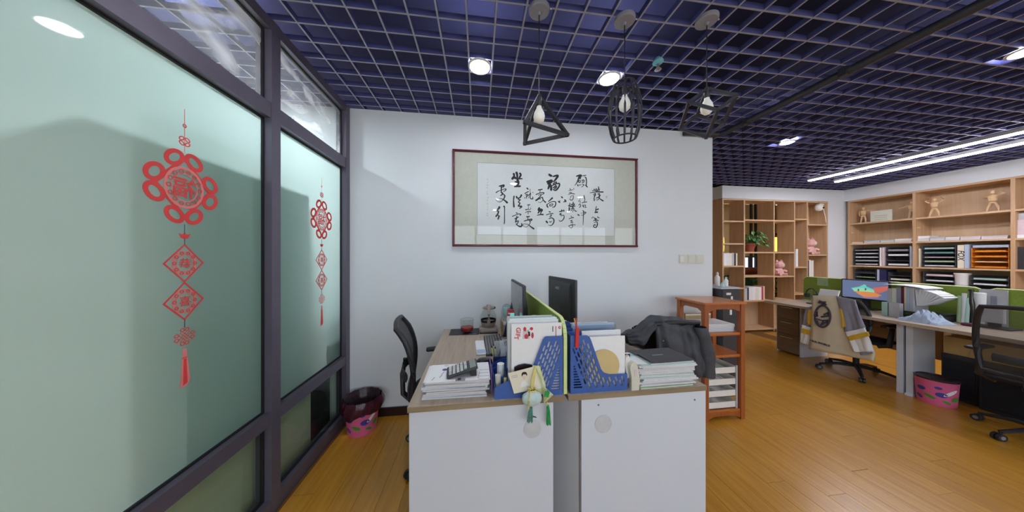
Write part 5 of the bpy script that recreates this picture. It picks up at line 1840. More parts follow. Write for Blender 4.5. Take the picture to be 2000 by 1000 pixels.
# ------------------------------------------------------------------ office chairs
def office_chair(label, x, y, rotz, star, back_mat='mesh_black', seat_z=.46, back_top=.98, arms=True, lip=True, recl=.06, group='office chairs'):
    """local: sits facing +y, origin on the floor below the seat"""
    t = thing('office_chair', label, 'office chair', (x, y, 0), rotz, group)
    for k in range(5):
        a = star - rotz + 2 * PI * k / 5
        ca, sa = math.cos(a), math.sin(a)
        MB().tube([(.03 * ca, .03 * sa, .105), (.16 * ca, .16 * sa, .098), (.30 * ca, .30 * sa, .066)], [.026, .020, .015], 8, flat=(1, .8)).build('leg', 'black_plastic', t, True, local=True)
        cs = MB().cyl((.30 * ca, .30 * sa, .075), (.30 * ca, .30 * sa, .035), .008, n=8).build('caster', 'black_plastic', t, True, local=True)
        wx, wy = -sa, ca
        for s in (-1, 1):
            c = Vector((.30 * ca + .010 * ca + wx * .013 * s, .30 * sa + .010 * sa + wy * .013 * s, .027))
            d = Vector((wx, wy, 0)) * .009
            MB().cyl(c - d, c + d, .027, n=16).build('wheel', 'black_plastic', cs, True, local=True)
            MB().cyl(c + d * s * .98, c + d * s * 1.08, .014, n=12).build('wheel_hub', 'grey_plastic', cs, True, local=True)
    MB().lathe([(.034, .09), (.034, .12), (.026, .125), (.026, .26), (.016, .265), (.016, seat_z - .07)], n=16).build('gas_lift', 'black_plastic', t, True, local=True)
    MB().rbox(-.09, .09, -.12, .10, seat_z - .085, seat_z - .045, .01).build('tilt_mechanism', 'black_plastic', t, local=True)

    def seat(u, v):
        a = 2 * PI * u
        k = 1.0
        ex = 4
        cx, cy = math.cos(a), math.sin(a)
        rr = 1 / (abs(cx) ** ex + abs(cy) ** ex) ** (1 / ex)
        th = PI * v
        r = math.sin(th) ** .35 if 0 < v < 1 else 0
        return (.245 * rr * cx * r, .01 + .235 * rr * cy * r, seat_z - .02 + .028 * -math.cos(th) + .012 * (rr * cy * r) ** 2 * (1 if cy < 0 else -1))
    MB().surf(seat, 40, 12).build('seat', 'fabric_black', t, 'all', local=True)

    def bl(s):                              # back curve, s 0..1 from bottom to top
        z = seat_z + .05 + (back_top - seat_z - .05) * s
        yb = -.235 - recl * s + .035 * math.sin(PI * s * 1.1)
        if lip and s > .8:
            yb -= .25 * (s - .8) ** 1.4
        return yb, z

    def hw(s):
        return .205 + .025 * math.sin(PI * min(1, s * 1.15)) - (.0 if s < .85 else .25 * (s - .85) ** 1.2)
    fr = []
    n = 12
    for i in range(n + 1):
        yb, z = bl(i / n)
        fr.append((-hw(i / n), yb, z))
    for i in range(1, 6):
        s = i / 6
        yb, z = bl(1.0)
        fr.append((-hw(1) + 2 * hw(1) * s, yb - .012 * math.sin(PI * s), z + .012 * math.sin(PI * s)))
    for i in range(n, -1, -1):
        yb, z = bl(i / n)
        fr.append((hw(i / n), yb, z))
    yb, z = bl(0)
    for i in range(1, 5):
        s = i / 5
        fr.append((hw(0) - 2 * hw(0) * s, yb - .015 * math.sin(PI * s), z - .01))
    MB().tube(fr, .017, 8, True).build('back_frame', 'black_plastic', t, True, local=True)

    def bm(u, v):
        yb, z = bl(.02 + .96 * v)
        w = hw(.02 + .96 * v) - .008
        return ((2 * u - 1) * w, yb - .022 * (1 - (2 * u - 1) ** 2), z)
    MB().surf(bm, 14, 14).build('back_mesh', back_mat, t, 'all', local=True)
    MB().tube([(0, -.10, seat_z - .065), (0, -.24, seat_z - .06), (0, -.295, seat_z), (0, -.30, seat_z + .14), (0, -.285, seat_z + .24)], [.030, .030, .028, .026, .018], 8, flat=(1.2, .6)).build('back_bracket', 'charcoal', t, True, local=True)
    MB().tube([(-.15, -.268, seat_z + .17), (-.08, -.292, seat_z + .17), (.08, -.292, seat_z + .17), (.15, -.268, seat_z + .17)], .022, 8, flat=(.6, 1.5)).build('lumbar_pad', 'charcoal', t, True, local=True)
    if arms:
        for s in (-1, 1):
            ar = MB().tube([(s * .20, -.06, seat_z - .055), (s * .275, -.05, seat_z - .03), (s * .285, -.04, seat_z + .08), (s * .285, -.02, seat_z + .175)], .017, 8, flat=(.8, 1.5)).build('armrest_post', 'charcoal', t, True, local=True)
            MB().rbox(s * .285 - .03, s * .285 + .03, -.14, .11, seat_z + .175, seat_z + .20, .012).build('arm_pad', 'black_plastic', ar, True, local=True)
    return t


office_chair('black mesh office chair tucked in at the left side of the desk', -.235, 1.93, -PI / 2 + .20, math.radians(157), back_top=.955, recl=.05)
office_chair('black office chair under the dark quilted jacket', 1.42, 2.02, .0, .5, back_top=.93)

# dark padded jacket thrown over that chair back
t = thing('padded_jacket', 'dark padded jacket draped over the chair beside the orange rack', 'jacket', (1.36, 1.72, .55))


def ztop(u):
    pts = ((0, .845), (.10, .885), (.25, .955), (.34, .985), (.42, .982), (.55, .972), (.70, .965), (.84, .92), (.93, .85), (1, .74))
    for (a, za_), (b_, zb_) in zip(pts, pts[1:]):
        if u <= b_:
            s = (u - a) / (b_ - a)
            s = s * s * (3 - 2 * s)
            return za_ + (zb_ - za_) * s
    return pts[-1][1]


def jk(u, v):
    """v 0 camera-side hem, .6 top edge, 1 far-side hem"""
    x = 1.055 + .60 * u
    zt_ = ztop(u)
    hem = .56 if u > .30 else .86 - .10 * (1 - u / .3) * 0 + (.0 if u < .12 else -.02)
    if u < .30:
        hem = zt_ - .03 - .06 * math.sin(PI * u / .3)
    fold = .012 * math.sin(19 * u + 1.5) + .008 * math.sin(37 * u + 4 * v) + .006 * math.sin(11 * v * 3 + 9 * u)
    bulge = .05 * math.sin(PI * min(1, max(0, u))) ** .5
    if v < .6:
        s = v / .6
        z = hem + (zt_ - hem) * math.sin(s * PI / 2) ** .8
        yy = 1.70 - bulge * (1 - s ** 3) - .035 * (1 - s) + .03 * s
        return (x + .02 * (1 - s) * (u - .5) + fold * .4, yy + fold * (1 - s ** 4), z)
    s = (v - .6) / .4
    z = zt_ - (zt_ - .70) * s ** 1.6 * (1 if u > .1 else .4)
    yy = 1.73 + .11 * math.sin(s * PI / 2)
    return (x, yy + fold * .4, z)


MB().surf(jk, 60, 34, .012).build('shell', 'down_black', t, 'all')


def lining(u, v):
    x = 1.105 + .155 * u
    zt_ = .95 - .06 * (1 - u)
    return (x + .02 * v, 1.775 - .02 * v + .006 * math.sin(9 * u), .70 + (zt_ - .70) * v + .003 * math.sin(60 * v))


MB().surf(lining, 14, 30, .006).build('lining', 'down_inner', t, 'all')
MB().tube([(1.118 + .006 * math.sin(k * .9), 1.742, .80 + .1 * k / 10) for k in range(11)], .0022, 5).build('zip', 'silver', t, True)


def sleeve(u, v):
    a = 2 * PI * u
    c = Vector((1.60 + .055 * v + .02 * math.sin(3 * v), 1.68 - .01 * v, .90 - .36 * v))
    r = .058 + .012 * math.sin(PI * v) + .004 * math.sin(14 * v)
    return (c.x + r * math.cos(a) * .8, c.y + r * math.sin(a) * .7, c.z)


MB().surf(sleeve, 20, 16).build('sleeve', 'down_black', t, 'all')
b = MB()
for k in range(3):
    c = Vector((1.27, 1.628, .83 - .06 * k))
    b.cyl(c, c + Vector((0, -.004, 0)), .004, n=8)
b.build('snap_button', 'silver', t)
# pale inner flap and beige bag behind the jacket
t = thing('canvas_bag', 'beige bag lying on the right desk left of the dark jacket', 'bag', (.98, 1.62, DZ))
MB().prism([(.92, DZ), (1.13, DZ), (1.11, .772), (1.03, .80), (.955, .845), (.925, .86)], 'xz', 1.56, 1.66).build('bag', 'taupe', t, True)
MB().box(.94, 1.09, 1.5588, 1.56, .765, .768).build('seam', 'charcoal', t)

# ------------------------------------------------------------------ open shelving in the far wall
XS = [4.423, 4.884, 5.525, 5.979, 6.269, 6.742]
T = .026
BD = .28
t = thing('open_bookcase', 'beech open bookcase built into the far wall opening', 'bookcase', ((XS[0] + XS[-1]) / 2, FY + BD / 2, 0))
BZ = 2.474
for i, xx in enumerate(XS):
    x0 = xx if i == 0 else xx - T / 2
    if i == len(XS) - 1:
        x0 = xx - T
    MB().box(x0, x0 + T, FY, FY + BD, 0, BZ).build('upright', 'beech', t)
SHV = {0: [2.068, 1.653, 1.238, .832, .40], 1: [2.097, 1.494, 1.046, .588], 2: [2.097, 1.494, 1.040, .588], 3: [2.133, 1.211, .7], 4: [2.032, 1.447, 1.0, .55]}


def span(i):
    x0 = XS[i] + (T if i == 0 else T / 2)
    x1 = XS[i + 1] - (T if i == len(XS) - 2 else T / 2)
    return x0, x1


for i, zs in SHV.items():
    x0, x1 = span(i)
    for z in [0.06] + zs + [BZ]:
        MB().box(x0, x1, FY + .001, FY + BD - .001, z - T, z).build('shelf', 'beech_h', t)
MB().box(*span(0), FY + BD - .012, FY + BD - .002, .062, .36).build('back_board', 'beech_back', t)
MB().box(*span(1), FY + BD - .012, FY + BD - .002, .062, .56).build('back_board', 'beech_back', t)
MB().box(*span(2), FY + BD - .012, FY + BD - .002, .062, .56).build('back_board', 'beech_back', t)
for i, zs in ((3, None), (4, None)):
    MB().box(*span(i), FY + BD - .012, FY + BD - .002, .062, BZ - T).build('back_board', 'beech_back', t)


def book(x0, x1, y, z, h, mat, label, group, depth=.17):
    tt = thing('book', label, 'book', ((x0 + x1) / 2, y + depth / 2, z), 0, group)
    b = MB().box(x0, x1, y, y + depth, z, z + h)
    b.build('cover', mat, tt)
    MB().box(x0 + .003, x1 - .003, y + .004, y + depth + .0008, z + h - .0005, z + h + .0005).build('pages', 'paper_edge', tt)
    return tt


def book_row(x0, z, specs, label, group, y=FY + .05):
    x = x0
    for k_, (w, h, m) in enumerate(specs):
        book(x, x + w - .001, y, z, h, m, '%s %s' % (ORD[k_], label), group)
        x += w


book_row(XS[0] + .035, 1.238, [(.055, .23, 'paper'), (.055, .23, 'paper_white'), (.055, .235, 'paper'), (.05, .23, 'paper_cream'), (.05, .235, 'light_grey'), (.04, .225, 'charcoal'), (.03, .23, 'paper_cream')], 'book from the left in the upper left row of the open bookcase', 'books in the upper left cell')
book_row(XS[1] + .02, .588, [(.10, .22, 'paper_blue'), (.035, .23, 'charcoal'), (.075, .24, 'paper'), (.07, .245, 'paper_white'), (.07, .245, 'paper_cream'), (.06, .24, 'paper_white'), (.04, .25, 'ink_red'), (.03, .255, 'jacket_cream')], 'tall folder from the left in the lowest row of the open bookcase', 'folders in the low bookcase cell')
book_row(XS[3] + .02, 1.211, [(.03, .30, 'charcoal'), (.03, .32, 'paper_white'), (.03, .30, 'paper_blue'), (.04, .34, 'paper_white')], 'thin book from the left in the narrow cell of the open bookcase', 'books in the narrow cell')
book_row(XS[4] + .02, 1.0, [(.035, .33, 'paper_cream'), (.03, .34, 'paper'), (.03, .33, 'charcoal'), (.035, .34, 'paper_white'), (.03, .32, 'paper_cream'), (.04, .33, 'paper')], 'book from the left in the right column of the open bookcase', 'books in the right column')

# potted plant
t = thing('potted_plant', 'green leafy plant in a terracotta pot on the open bookcase', 'plant', (5.15, FY + .10, 1.494))
MB().lathe([(.06, 0), (.080, .09), (.092, .13), (.097, .135), (.095, .16), (.08, .162)], (5.13, FY + .12, 1.494), 20).build('pot', 'terracotta', t, True)
rr = random.Random(4)
for k in range(96):
    a = rr.uniform(0, 2 * PI)
    L = rr.uniform(.08, .36)
    el = rr.uniform(.1, 1.2)
    base = Vector((5.13, FY + .10, 1.67))
    d = Vector((math.cos(a) * math.cos(el) * (1.25 if math.cos(a) > 0 else .75), math.sin(a) * math.cos(el) * .30 - .05, math.sin(el) * .75))
    p = base + d * L
    drop = -.10 * (L / .3) * (1 - math.sin(el))
    p.z += drop
    q = p + Vector((d.x * .5, d.y, -.35)).normalized() * rr.uniform(.06, .11)
    s = Vector((-math.sin(a), math.cos(a) * .4, .3)).normalized() * rr.uniform(.022, .040)
    b = MB().add([p, (p + q) / 2 + s + Vector((0, -.006, .010)), q, (p + q) / 2 - s + Vector((0, -.006, .010))], [(0, 1, 2), (0, 2, 3)])
    b.build('leaf', 'plant_leaf' if k % 4 else 'plant_dark', t)
    if k % 3 == 0:
        MB().tube([base + Vector((0, 0, -.01)), (base + p) / 2 + Vector((0, 0, .04)), p], .003, 4).build('stem', 'plant_dark', t)


def bear(x, y, z, s, label):
    tt = thing('toy_figurine', label, 'figurine', (x, y, z), 0, 'pale pink block figurines')
    MB().lathe([(.05 * s, 0), (.075 * s, .03 * s), (.07 * s, .09 * s), (.045 * s, .12 * s)], (x, y, z), 10).build('body', 'pink_pale', tt)
    MB().lathe([(.03 * s, .115 * s), (.07 * s, .15 * s), (.075 * s, .19 * s), (.04 * s, .235 * s)], (x + .02 * s, y, z), 10).build('head', 'pink_pale', tt)
    for d in (-1, 1):
        MB().lathe([(.022 * s, .225 * s), (.018 * s, .25 * s), (.004 * s, .265 * s)], (x + .02 * s + d * .045 * s, y, z), 8).build('ear', 'pink_pale', tt)
        MB().tube([(x + d * .06 * s, y - .03 * s, z + .09 * s), (x + d * .10 * s, y - .05 * s, z + .07 * s)], .020 * s, 6).build('arm', 'pink_pale', tt)
        MB().tube([(x + d * .04 * s, y - .03 * s, z + .022 * s), (x + d * .06 * s, y - .09 * s, z + .022 * s)], .022 * s, 6).build('foot', 'pink_pale', tt)
    MB().lathe([(.022 * s, 0), (.001, .012 * s)], (0, 0, 0), 8).xf(Matrix.Translation((x + .02 * s, y - .068 * s, z + .17 * s)) @ Matrix.Rotation(PI / 2, 4, 'X')).build('muzzle', 'paper_cream', tt)


bear(5.77, FY + .12, 1.040, 1.15, 'pink bear figurine in the middle cell of the open bookcase')
bear(6.49, FY + .12, 1.447, 1.25, 'pink bear figurine in the right column of the open bookcase')
# security camera under the top board
t = thing('security_camera', 'white dome security camera in the top corner of the open bookcase', 'camera', (6.60, FY + .06, BZ - T))
MB().rbox(6.60, 6.71, FY + .03, FY + .09, BZ - T - .035, BZ - T, .008).build('mount', 'white_plastic', t)
MB().lathe([(.02, .0), (.055, -.02), (.062, -.06), (.055, -.10), (.03, -.125), (.001, -.13)], (6.56, FY + .02, BZ - T - .03), 20).build('dome', 'white_plastic', t, True)
MB().cyl((6.575, FY - .035, BZ - T - .10), (6.577, FY - .046, BZ - T - .104), .018, n=14).build('lens', 'black_gloss', t, True)
MB().tube([(6.66, FY + .04, BZ - T - .03), (6.67, FY + .02, 2.33), (6.70, FY + .015, 2.2), (6.72, FY + .01, 2.06)], .006, 6).build('cable', 'white_plastic', t, True)
t = thing('paper_card', 'black and white certificate lying on the shelf ledge of the bookcase', 'paper', (4.7, FY + .1, .832))
MB().obox((4.62, FY + .12, .834), (.16, .1, .002)).build('sheet', 'mint', t)

# ------------------------------------------------------------------ lounge seen through the open cells
for i, (uu, yy, lab) in enumerate(((1406, 5.1, 'glowing yellow cylinder lamp seen through the left bookcase cells'), (1516, 4.9, 'glowing yellow lamp seen through the middle bookcase cells'))):
    c = P(uu, 478, y=yy)
    t = thing('hanging_lamp', lab, 'lamp', (c.x, yy, H), 0, 'warm lounge lamps')
    z1 = P(uu, 464, y=yy).z
    z0 = P(uu, 491, y=yy).z
    MB().lathe([(.070, z0), (.078, (z0 + z1) / 2), (.070, z1)], (c.x, yy, 0), 20).build('shade', 'warm_shade', t, True)
    MB().cyl((c.x - .03, yy, z1), (c.x - .03, yy, H), .010, n=8).build('rod', 'black_plastic', t)
    MB().box(c.x, c.x + .05, yy - .03, yy + .03, z1 + .03, z1 + .10).build('bracket', 'black_plastic', t)
    MB().box(c.x - .03, c.x + .01, yy - .008, yy + .008, z1 + .05, z1 + .066).build('arm', 'black_plastic', t)
yw = 5.61
a, b_ = P(1445, 503, y=yw), P(1492, 522, y=yw)
t = thing('lounge_window', 'bright window of the lounge seen through the bookcase', 'window', ((a.x + b_.x) / 2, yw, b_.z))
MB().box(a.x, b_.x, yw - .02, yw - .001, b_.z - .03, a.z + .03).build('frame', 'charcoal', t)
emitter('daylight_pane', (214, 222, 255), 1.3)
for k in range(3):
    w = (b_.x - a.x) / 3
    MB().box(a.x + k * w + .03, a.x + (k + 1) * w - .03, yw - .026, yw - .02, b_.z, a.z).build('pane', 'daylight_pane', t)
for uu in (1467, 1476):
    c = P(uu, 497, y=5.45)
    t = thing('standing_post', '%s of two thin dark posts in the lounge behind the bookcase' % ('left' if uu < 1470 else 'right'), 'post', (c.x, 5.45, 0), 0, 'lounge posts')
    MB().box(c.x - .02, c.x + .02, 5.43, 5.47, 0, H).build('post', 'black_plastic', t)
ys2 = 5.15
a, b_ = P(1440, 523, y=ys2), P(1486, 537, y=ys2)
t = thing('lounge_sofa', 'dark red sofa back seen through the bookcase', 'sofa', ((a.x + b_.x) / 2, ys2 + .1, 0))
MB().rbox(a.x, b_.x + .1, ys2, ys2 + .22, b_.z, a.z, .05).build('back', 'sofa_red', t, True)
MB().rbox(a.x, b_.x + .1, ys2 + .0, ys2 + .30, .1, b_.z, .05).build('seat', 'charcoal', t, True)
for xx in (a.x + .05, b_.x):
    MB().cyl((xx, ys2 + .1, 0), (xx, ys2 + .1, .11), .025).build('leg', 'black_plastic', t)
for uu, lab, seed in ((1470, 'leafy green plant in front of the red sofa', 8), (1519, 'tall green plant behind the middle bookcase cells', 9), (1408, 'green plant behind the left bookcase cells', 10)):
    c = P(uu, 550, y=4.75)
    t = thing('floor_plant', lab, 'plant', (c.x, 4.75, 0), 0, 'lounge plants')
    MB().lathe([(.10, 0), (.13, .3), (.12, .3)], (c.x, 4.75, 0), 16).build('pot', 'charcoal', t, True)
    rr = random.Random(seed)
    for k in range(46):
        aa = rr.uniform(0, 2 * PI)
        z = rr.uniform(.45, 1.0)
        p = Vector((c.x, 4.75, z * .85 + .1))
        q = p + Vector((math.cos(aa) * .22, math.sin(aa) * .16, rr.uniform(-.02, .14)))
        s_ = Vector((-math.sin(aa), math.cos(aa), 0)) * .035
        m = (p + q) / 2 + Vector((0, 0, .03))
        MB().add([p, m + s_, q, m - s_], [(0, 1, 2), (0, 2, 3)]).build('leaf', 'plant_leaf' if k % 2 else 'plant_dark', t)
    MB().cyl((c.x, 4.75, .28), (c.x, 4.75, .96), .012).build('stem', 'plant_dark', t)

# ------------------------------------------------------------------ wall bookcase on the right
t = thing('wall_bookcase', 'long beech bookcase recessed in the right wall', 'bookcase', (RX + .17, 2.5, 0))
YV = [4.10, 3.333, 2.545, 1.757, .97]
T2 = .032
BX1 = RX + .345
for i, yy in enumerate(YV):
    y0 = yy - T2 if i == 0 else yy - T2 / 2
    MB().box(RX + .002, BX1, y0, y0 + T2, 0, 2.482).build('upright', 'beech', t)
ZS = [.06, .44, .835, 1.238, 1.656, 2.044, 2.482]
for i in range(4):
    ya, yb = YV[i + 1] + T2 / 2, YV[i] - (T2 if i == 0 else T2 / 2)
    for z in ZS:
        MB().box(RX + .004, BX1 - .001, ya, yb, z - .026, z).build('shelf', 'beech_y', t)
    MB().box(BX1 - .012, BX1 - .002, ya, yb, .062, 2.454).build('back_board', 'beech_back', t)


def wy(u, x=RX + .03):
    return P(u, 500, x=x).y


def mannequin(u, z, pose, label):
    y = wy(u, RX + .12)
    x = RX + .12
    tt = thing('wooden_mannequin', label, 'mannequin', (x, y, z), PI / 2, 'wooden artist mannequins')
    # local: faces -y after turning the figure towards the room (-x)
    L = {}
    MB().lathe([(.010, .150), (.030, .155), (.034, .185), (.042, .225), (.030, .238), (.010, .242)], n=12, sy=.7).build('torso', 'mannequin', tt, True, local=True)
    MB().lathe([(.008, .118), (.026, .122), (.028, .140), (.012, .150)], n=12, sy=.8).build('pelvis', 'mannequin', tt, True, local=True)
    MB().lathe([(.007, .240), (.007, .250), (.018, .258), (.021, .280), (.014, .298), (.001, .302)], n=12).build('head', 'mannequin', tt, True, local=True)
    poses = {
        'out': (((.045, 0, .228), (.050, 0, .175), (.046, -.01, .13)), ((-.045, 0, .228), (-.09, -.01, .222), (-.14, -.02, .215))),
        'side': (((.045, 0, .228), (.095, -.02, .21), (.150, -.03, .20)), ((-.045, 0, .228), (-.052, 0, .175), (-.05, 0, .13))),
        'up': (((.045, 0, .228), (.085, 0, .265), (.055, 0, .305)), ((-.045, 0, .228), (-.085, 0, .265), (-.055, 0, .305))),
        'aim': (((.045, 0, .228), (.075, -.02, .21), (.04, -.05, .20)), ((-.045, 0, .228), (-.08, -.01, .25), (-.04, -.04, .27)))}
    for pts in poses[pose]:
        MB().tube(pts, [.011, .010, .008], 8).build('arm', 'mannequin', tt, True, local=True)
    sp = .018 if pose in ('out', 'side') else .030
    for s in (-1, 1):
        MB().tube([(s * .015, 0, .125), (s * (.015 + sp) * .8, -.006, .065), (s * (.015 + sp), 0, .012)], [.014, .012, .009], 8).build('leg', 'mannequin', tt, True, local=True)
        MB().rbox(s * (.015 + sp) - .010, s * (.015 + sp) + .010, -.03, .010, 0, .012, .004).build('foot', 'mannequin', tt, local=True)
    return tt


mannequin(1686, 2.044, 'out', 'wooden mannequin at the left end of the wall bookcase top shelf')
mannequin(1781, 2.044, 'side', 'wooden mannequin beside the first upright of the wall bookcase')
mannequin(1825, 2.044, 'up', 'wooden mannequin raising both arms on the wall bookcase')
mannequin(1939, 2.044, 'aim', 'wooden mannequin with bent arms at the right of the wall bookcase')
t = thing('certificate', 'pale framed certificate standing on the wall bookcase top shelf', 'certificate', (RX + .1, wy(1721, RX + .1), 2.044))
ya, yb = wy(1742, RX + .10), wy(1700, RX + .10)
MB().box(RX + .10, RX + .115, ya, yb, 2.044, 2.044 + .20).build('board', 'cabinet_pale', t)
for k in range(3):
    MB().box(RX + .0985, RX + .10, ya + .05, yb - .05, 2.075 + k * .035, 2.081 + k * .035).build('text_line', 'taupe', t)
# magazines lying on the second shelf
specs = [(1664, 1686, .035, 'khaki'), (1688, 1718, .045, 'paper_blue'), (1720, 1746, .045, 'mint'), (1748, 1781, .055, 'paper_white'),
         (1793, 1815, .085, 'paper_white'), (1817, 1845, .060, 'light_grey'), (1832, 1870, .05, 'paper'), (1876, 1915, .05, 'paper_pink'), (1917, 1968, .045, 'paper_pink')]
for i, (ua, ub, h, m) in enumerate(specs):
    ya, yb = wy(ub, RX + .05), wy(ua, RX + .05)
    if i == 6:
        ya, yb = wy(1874, RX + .05), wy(1847, RX + .05)
    tt = thing('magazine_pile', 'flat pile of magazines on the second shelf, %s from the left' % ('first', 'second', 'third', 'fourth', 'fifth', 'sixth', 'seventh', 'eighth', 'ninth')[i], 'magazines', (RX + .12, (ya + yb) / 2, 1.656), 0, 'magazines on the second shelf of the wall bookcase')
    MB().box(RX + .045, RX + .25, ya, yb, 1.656, 1.656 + h * .55).build('lower_copies', 'paper_edge', tt)
    MB().obox((RX + .147, (ya + yb) / 2, 1.656 + h * .78 + .0005), (.205, yb - ya, h * .44), (0, 0, .03)).build('upper_copies', m, tt)
for u, z in ((1660.5, 1.86), (1796, 1.875)):
    y = YV[0] - T2 - .0 if u < 1700 else YV[1] - T2 / 2
    tt = thing('shelf_tag', 'small yellow tag stuck on the %s of the wall bookcase' % ('left end' if u < 1700 else 'first upright'), 'tag', (RX + .05, y - .001, z))
    MB().box(RX + .03, RX + .09, y - .002, y, z, z + .018).build('tag', 'cord_yellow', tt)


def tray_tower(ua, ub, z0, n, h, label, mat='tray_dark', pmats=('paper',), x=RX + .05):
    ya, yb = wy(ub, x), wy(ua, x)
    tt = thing('tray_tower', label, 'paper tray', (x + .12, (ya + yb) / 2, z0), 0, 'paper tray towers in the wall bookcase')
    for k in range(n):
        z = z0 + .004 + k * h / n
        b = MB().box(x, x + .22, ya + .004, yb - .004, z, z + .006)
        b.box(x, x + .006, ya + .004, yb - .004, z, z + .014)
        tr = b.build('tray', mat, tt)
        pm = pmats[k % len(pmats)]
        if pm:
            MB().box(x + .008, x + .19, ya + .02, yb - .03, z + .0065, z + .0065 + h / n * RND.uniform(.2, .45)).build('papers', pm, tr)
    for yy in (ya, yb - .006):
        MB().box(x + .01, x + .22, yy, yy + .006, z0, z0 + h).build('side_wall', mat, tt)
    MB().box(x + .216, x + .222, ya, yb, z0, z0 + h).build('rear_wall', mat, tt)
    return tt


def upright_file(ua, ub, z0, h, mat, label, text=None, x=RX + .04):
    ya, yb = wy(ub, x), wy(ua, x)
    tt = thing('file_box', label, 'file', (x + .1, (ya + yb) / 2, z0), 0, 'upright files in the wall bookcase')
    MB().box(x, x + .23, ya, yb, z0, z0 + h).build('box', mat, tt)
    if text:
        M = Matrix.Translation((x - .0008, (ya + yb) / 2, z0 + h * .55)) @ Matrix(((0, 0, -1, 0), (-1, 0, 0, 0), (0, 1, 0, 0), (0, 0, 0, 1))) @ Matrix.Rotation(-PI / 2, 4, 'Z')
        text_mb(text, .075, .001, bold=.001, shear=.2, M=M).build('lettering', 'ink', tt)
    return tt


z3, z4 = 1.238, .835
tray_tower(1666, 1716, z3, 5, .33, 'black tray tower at the far left of the third shelf', pmats=('paper', 'light_grey', 'paper', 'paper'))
upright_file(1718, 1722, z3, .33, 'paper_white', 'white upright file left of the second tray tower')
upright_file(1723, 1727, z3, .335, 'paper_pink', 'pinkish upright file left of the second tray tower')
tray_tower(1729, 1776, z3, 4, .33, 'black tray tower before the first upright of the third shelf', pmats=('paper_white', None, 'paper_white', 'ink_grey'))
upright_file(1777, 1781, z3, .345, 'paper_blue', 'pale upright file against the first upright')
upright_file(1794, 1797, z3, .30, 'jacket_cream', 'cream upright file right of the first upright')
tray_tower(1799, 1866, z3, 5, .34, 'wide black tray tower in the middle of the third shelf', pmats=('paper', 'paper_green', 'paper_pink', 'teal', 'mint'))
upright_file(1870, 1883, z3, .345, 'paper_cream', 'cream file box with dark vertical lettering', 'FOX')
upright_file(1884, 1892, z3, .35, 'paper_blue', 'pale blue upright file beside the orange trays')
tray_tower(1896, 1970, z3, 4, .30, 'bright orange tray tower on the third shelf', 'orange', ('orange', 'paper_cream', 'orange', 'orange'))
tt = thing('blue_tray', 'pale blue plastic tray on top of the orange tray tower', 'tray', (RX + .15, wy(1935), z3 + .302))
MB().box(RX + .05, RX + .27, wy(1970, RX + .05), wy(1900, RX + .05), z3 + .3005, z3 + .335).build('tray', 'paper_blue', tt)
tray_tower(1668, 1710, z4, 4, .33, 'dark tray tower at the far left of the fourth shelf', pmats=('paper', 'paper_green', 'paper_green', 'ink'))
upright_file(1713, 1717, z4, .34, 'paper_blue', 'pale blue file in the left bay of the fourth shelf')
upright_file(1718, 1731, z4, .34, 'navy', 'dark blue file in the left bay of the fourth shelf')
tray_tower(1734, 1779, z4, 4, .30, 'dark tray tower with cream papers, left bay of the fourth shelf', pmats=('paper_cream', None, 'paper_cream', None))
tray_tower(1802, 1864, z4, 4, .33, 'dark tray tower with pink papers, middle bay of the fourth shelf', pmats=('paper', None, 'paper_white', 'paper_pink'))
tray_tower(1893, 1970, z4, 4, .30, 'dark tray tower with white papers right of the white tub', pmats=('paper_white', 'paper_white', 'paper_white', 'mint'))
tt = thing('plastic_tub', 'white plastic tub on the fourth shelf of the wall bookcase', 'tub', (RX + .10, wy(1880, RX + .1), z4))
yc = wy(1880, RX + .1)
MB().lathe([(.050, 0), (.052, .02), (.064, .30), (.070, .31), (.070, .325), (.062, .325)], (RX + .10, yc, z4), 20).build('tub', 'paper_white', tt, True)
MB().lathe([(.0535, .03), (.0588, .15)], (RX + .10, yc, z4), 20, False, False).build('blue_band', 'paper_blue', tt, True)
upright_file(1984, 1999, z3, .30, 'charcoal', 'dark file at the right edge of the third shelf')
upright_file(1985, 2012, 1.656 + .045, .20, 'paper_pink', 'pale pink box at the right edge of the second shelf')
tt = thing('magazine_pile', 'white magazines under the pale pink box', 'magazines', (RX + .15, wy(2000), 1.656))
MB().box(RX + .03, RX + .28, wy(2030), wy(1984), 1.656, 1.70).build('copies', 'paper_white', tt)
tt = thing('glass_jar', 'grey jar on top of the pale pink box', 'jar', (RX + .13, wy(1998, RX + .13), 1.901))
MB().lathe([(.07, 0), (.075, .03), (.07, .08), (.05, .10)], (RX + .13, wy(1998, RX + .13), 1.9015), 16).build('jar', 'light_grey', tt, True)

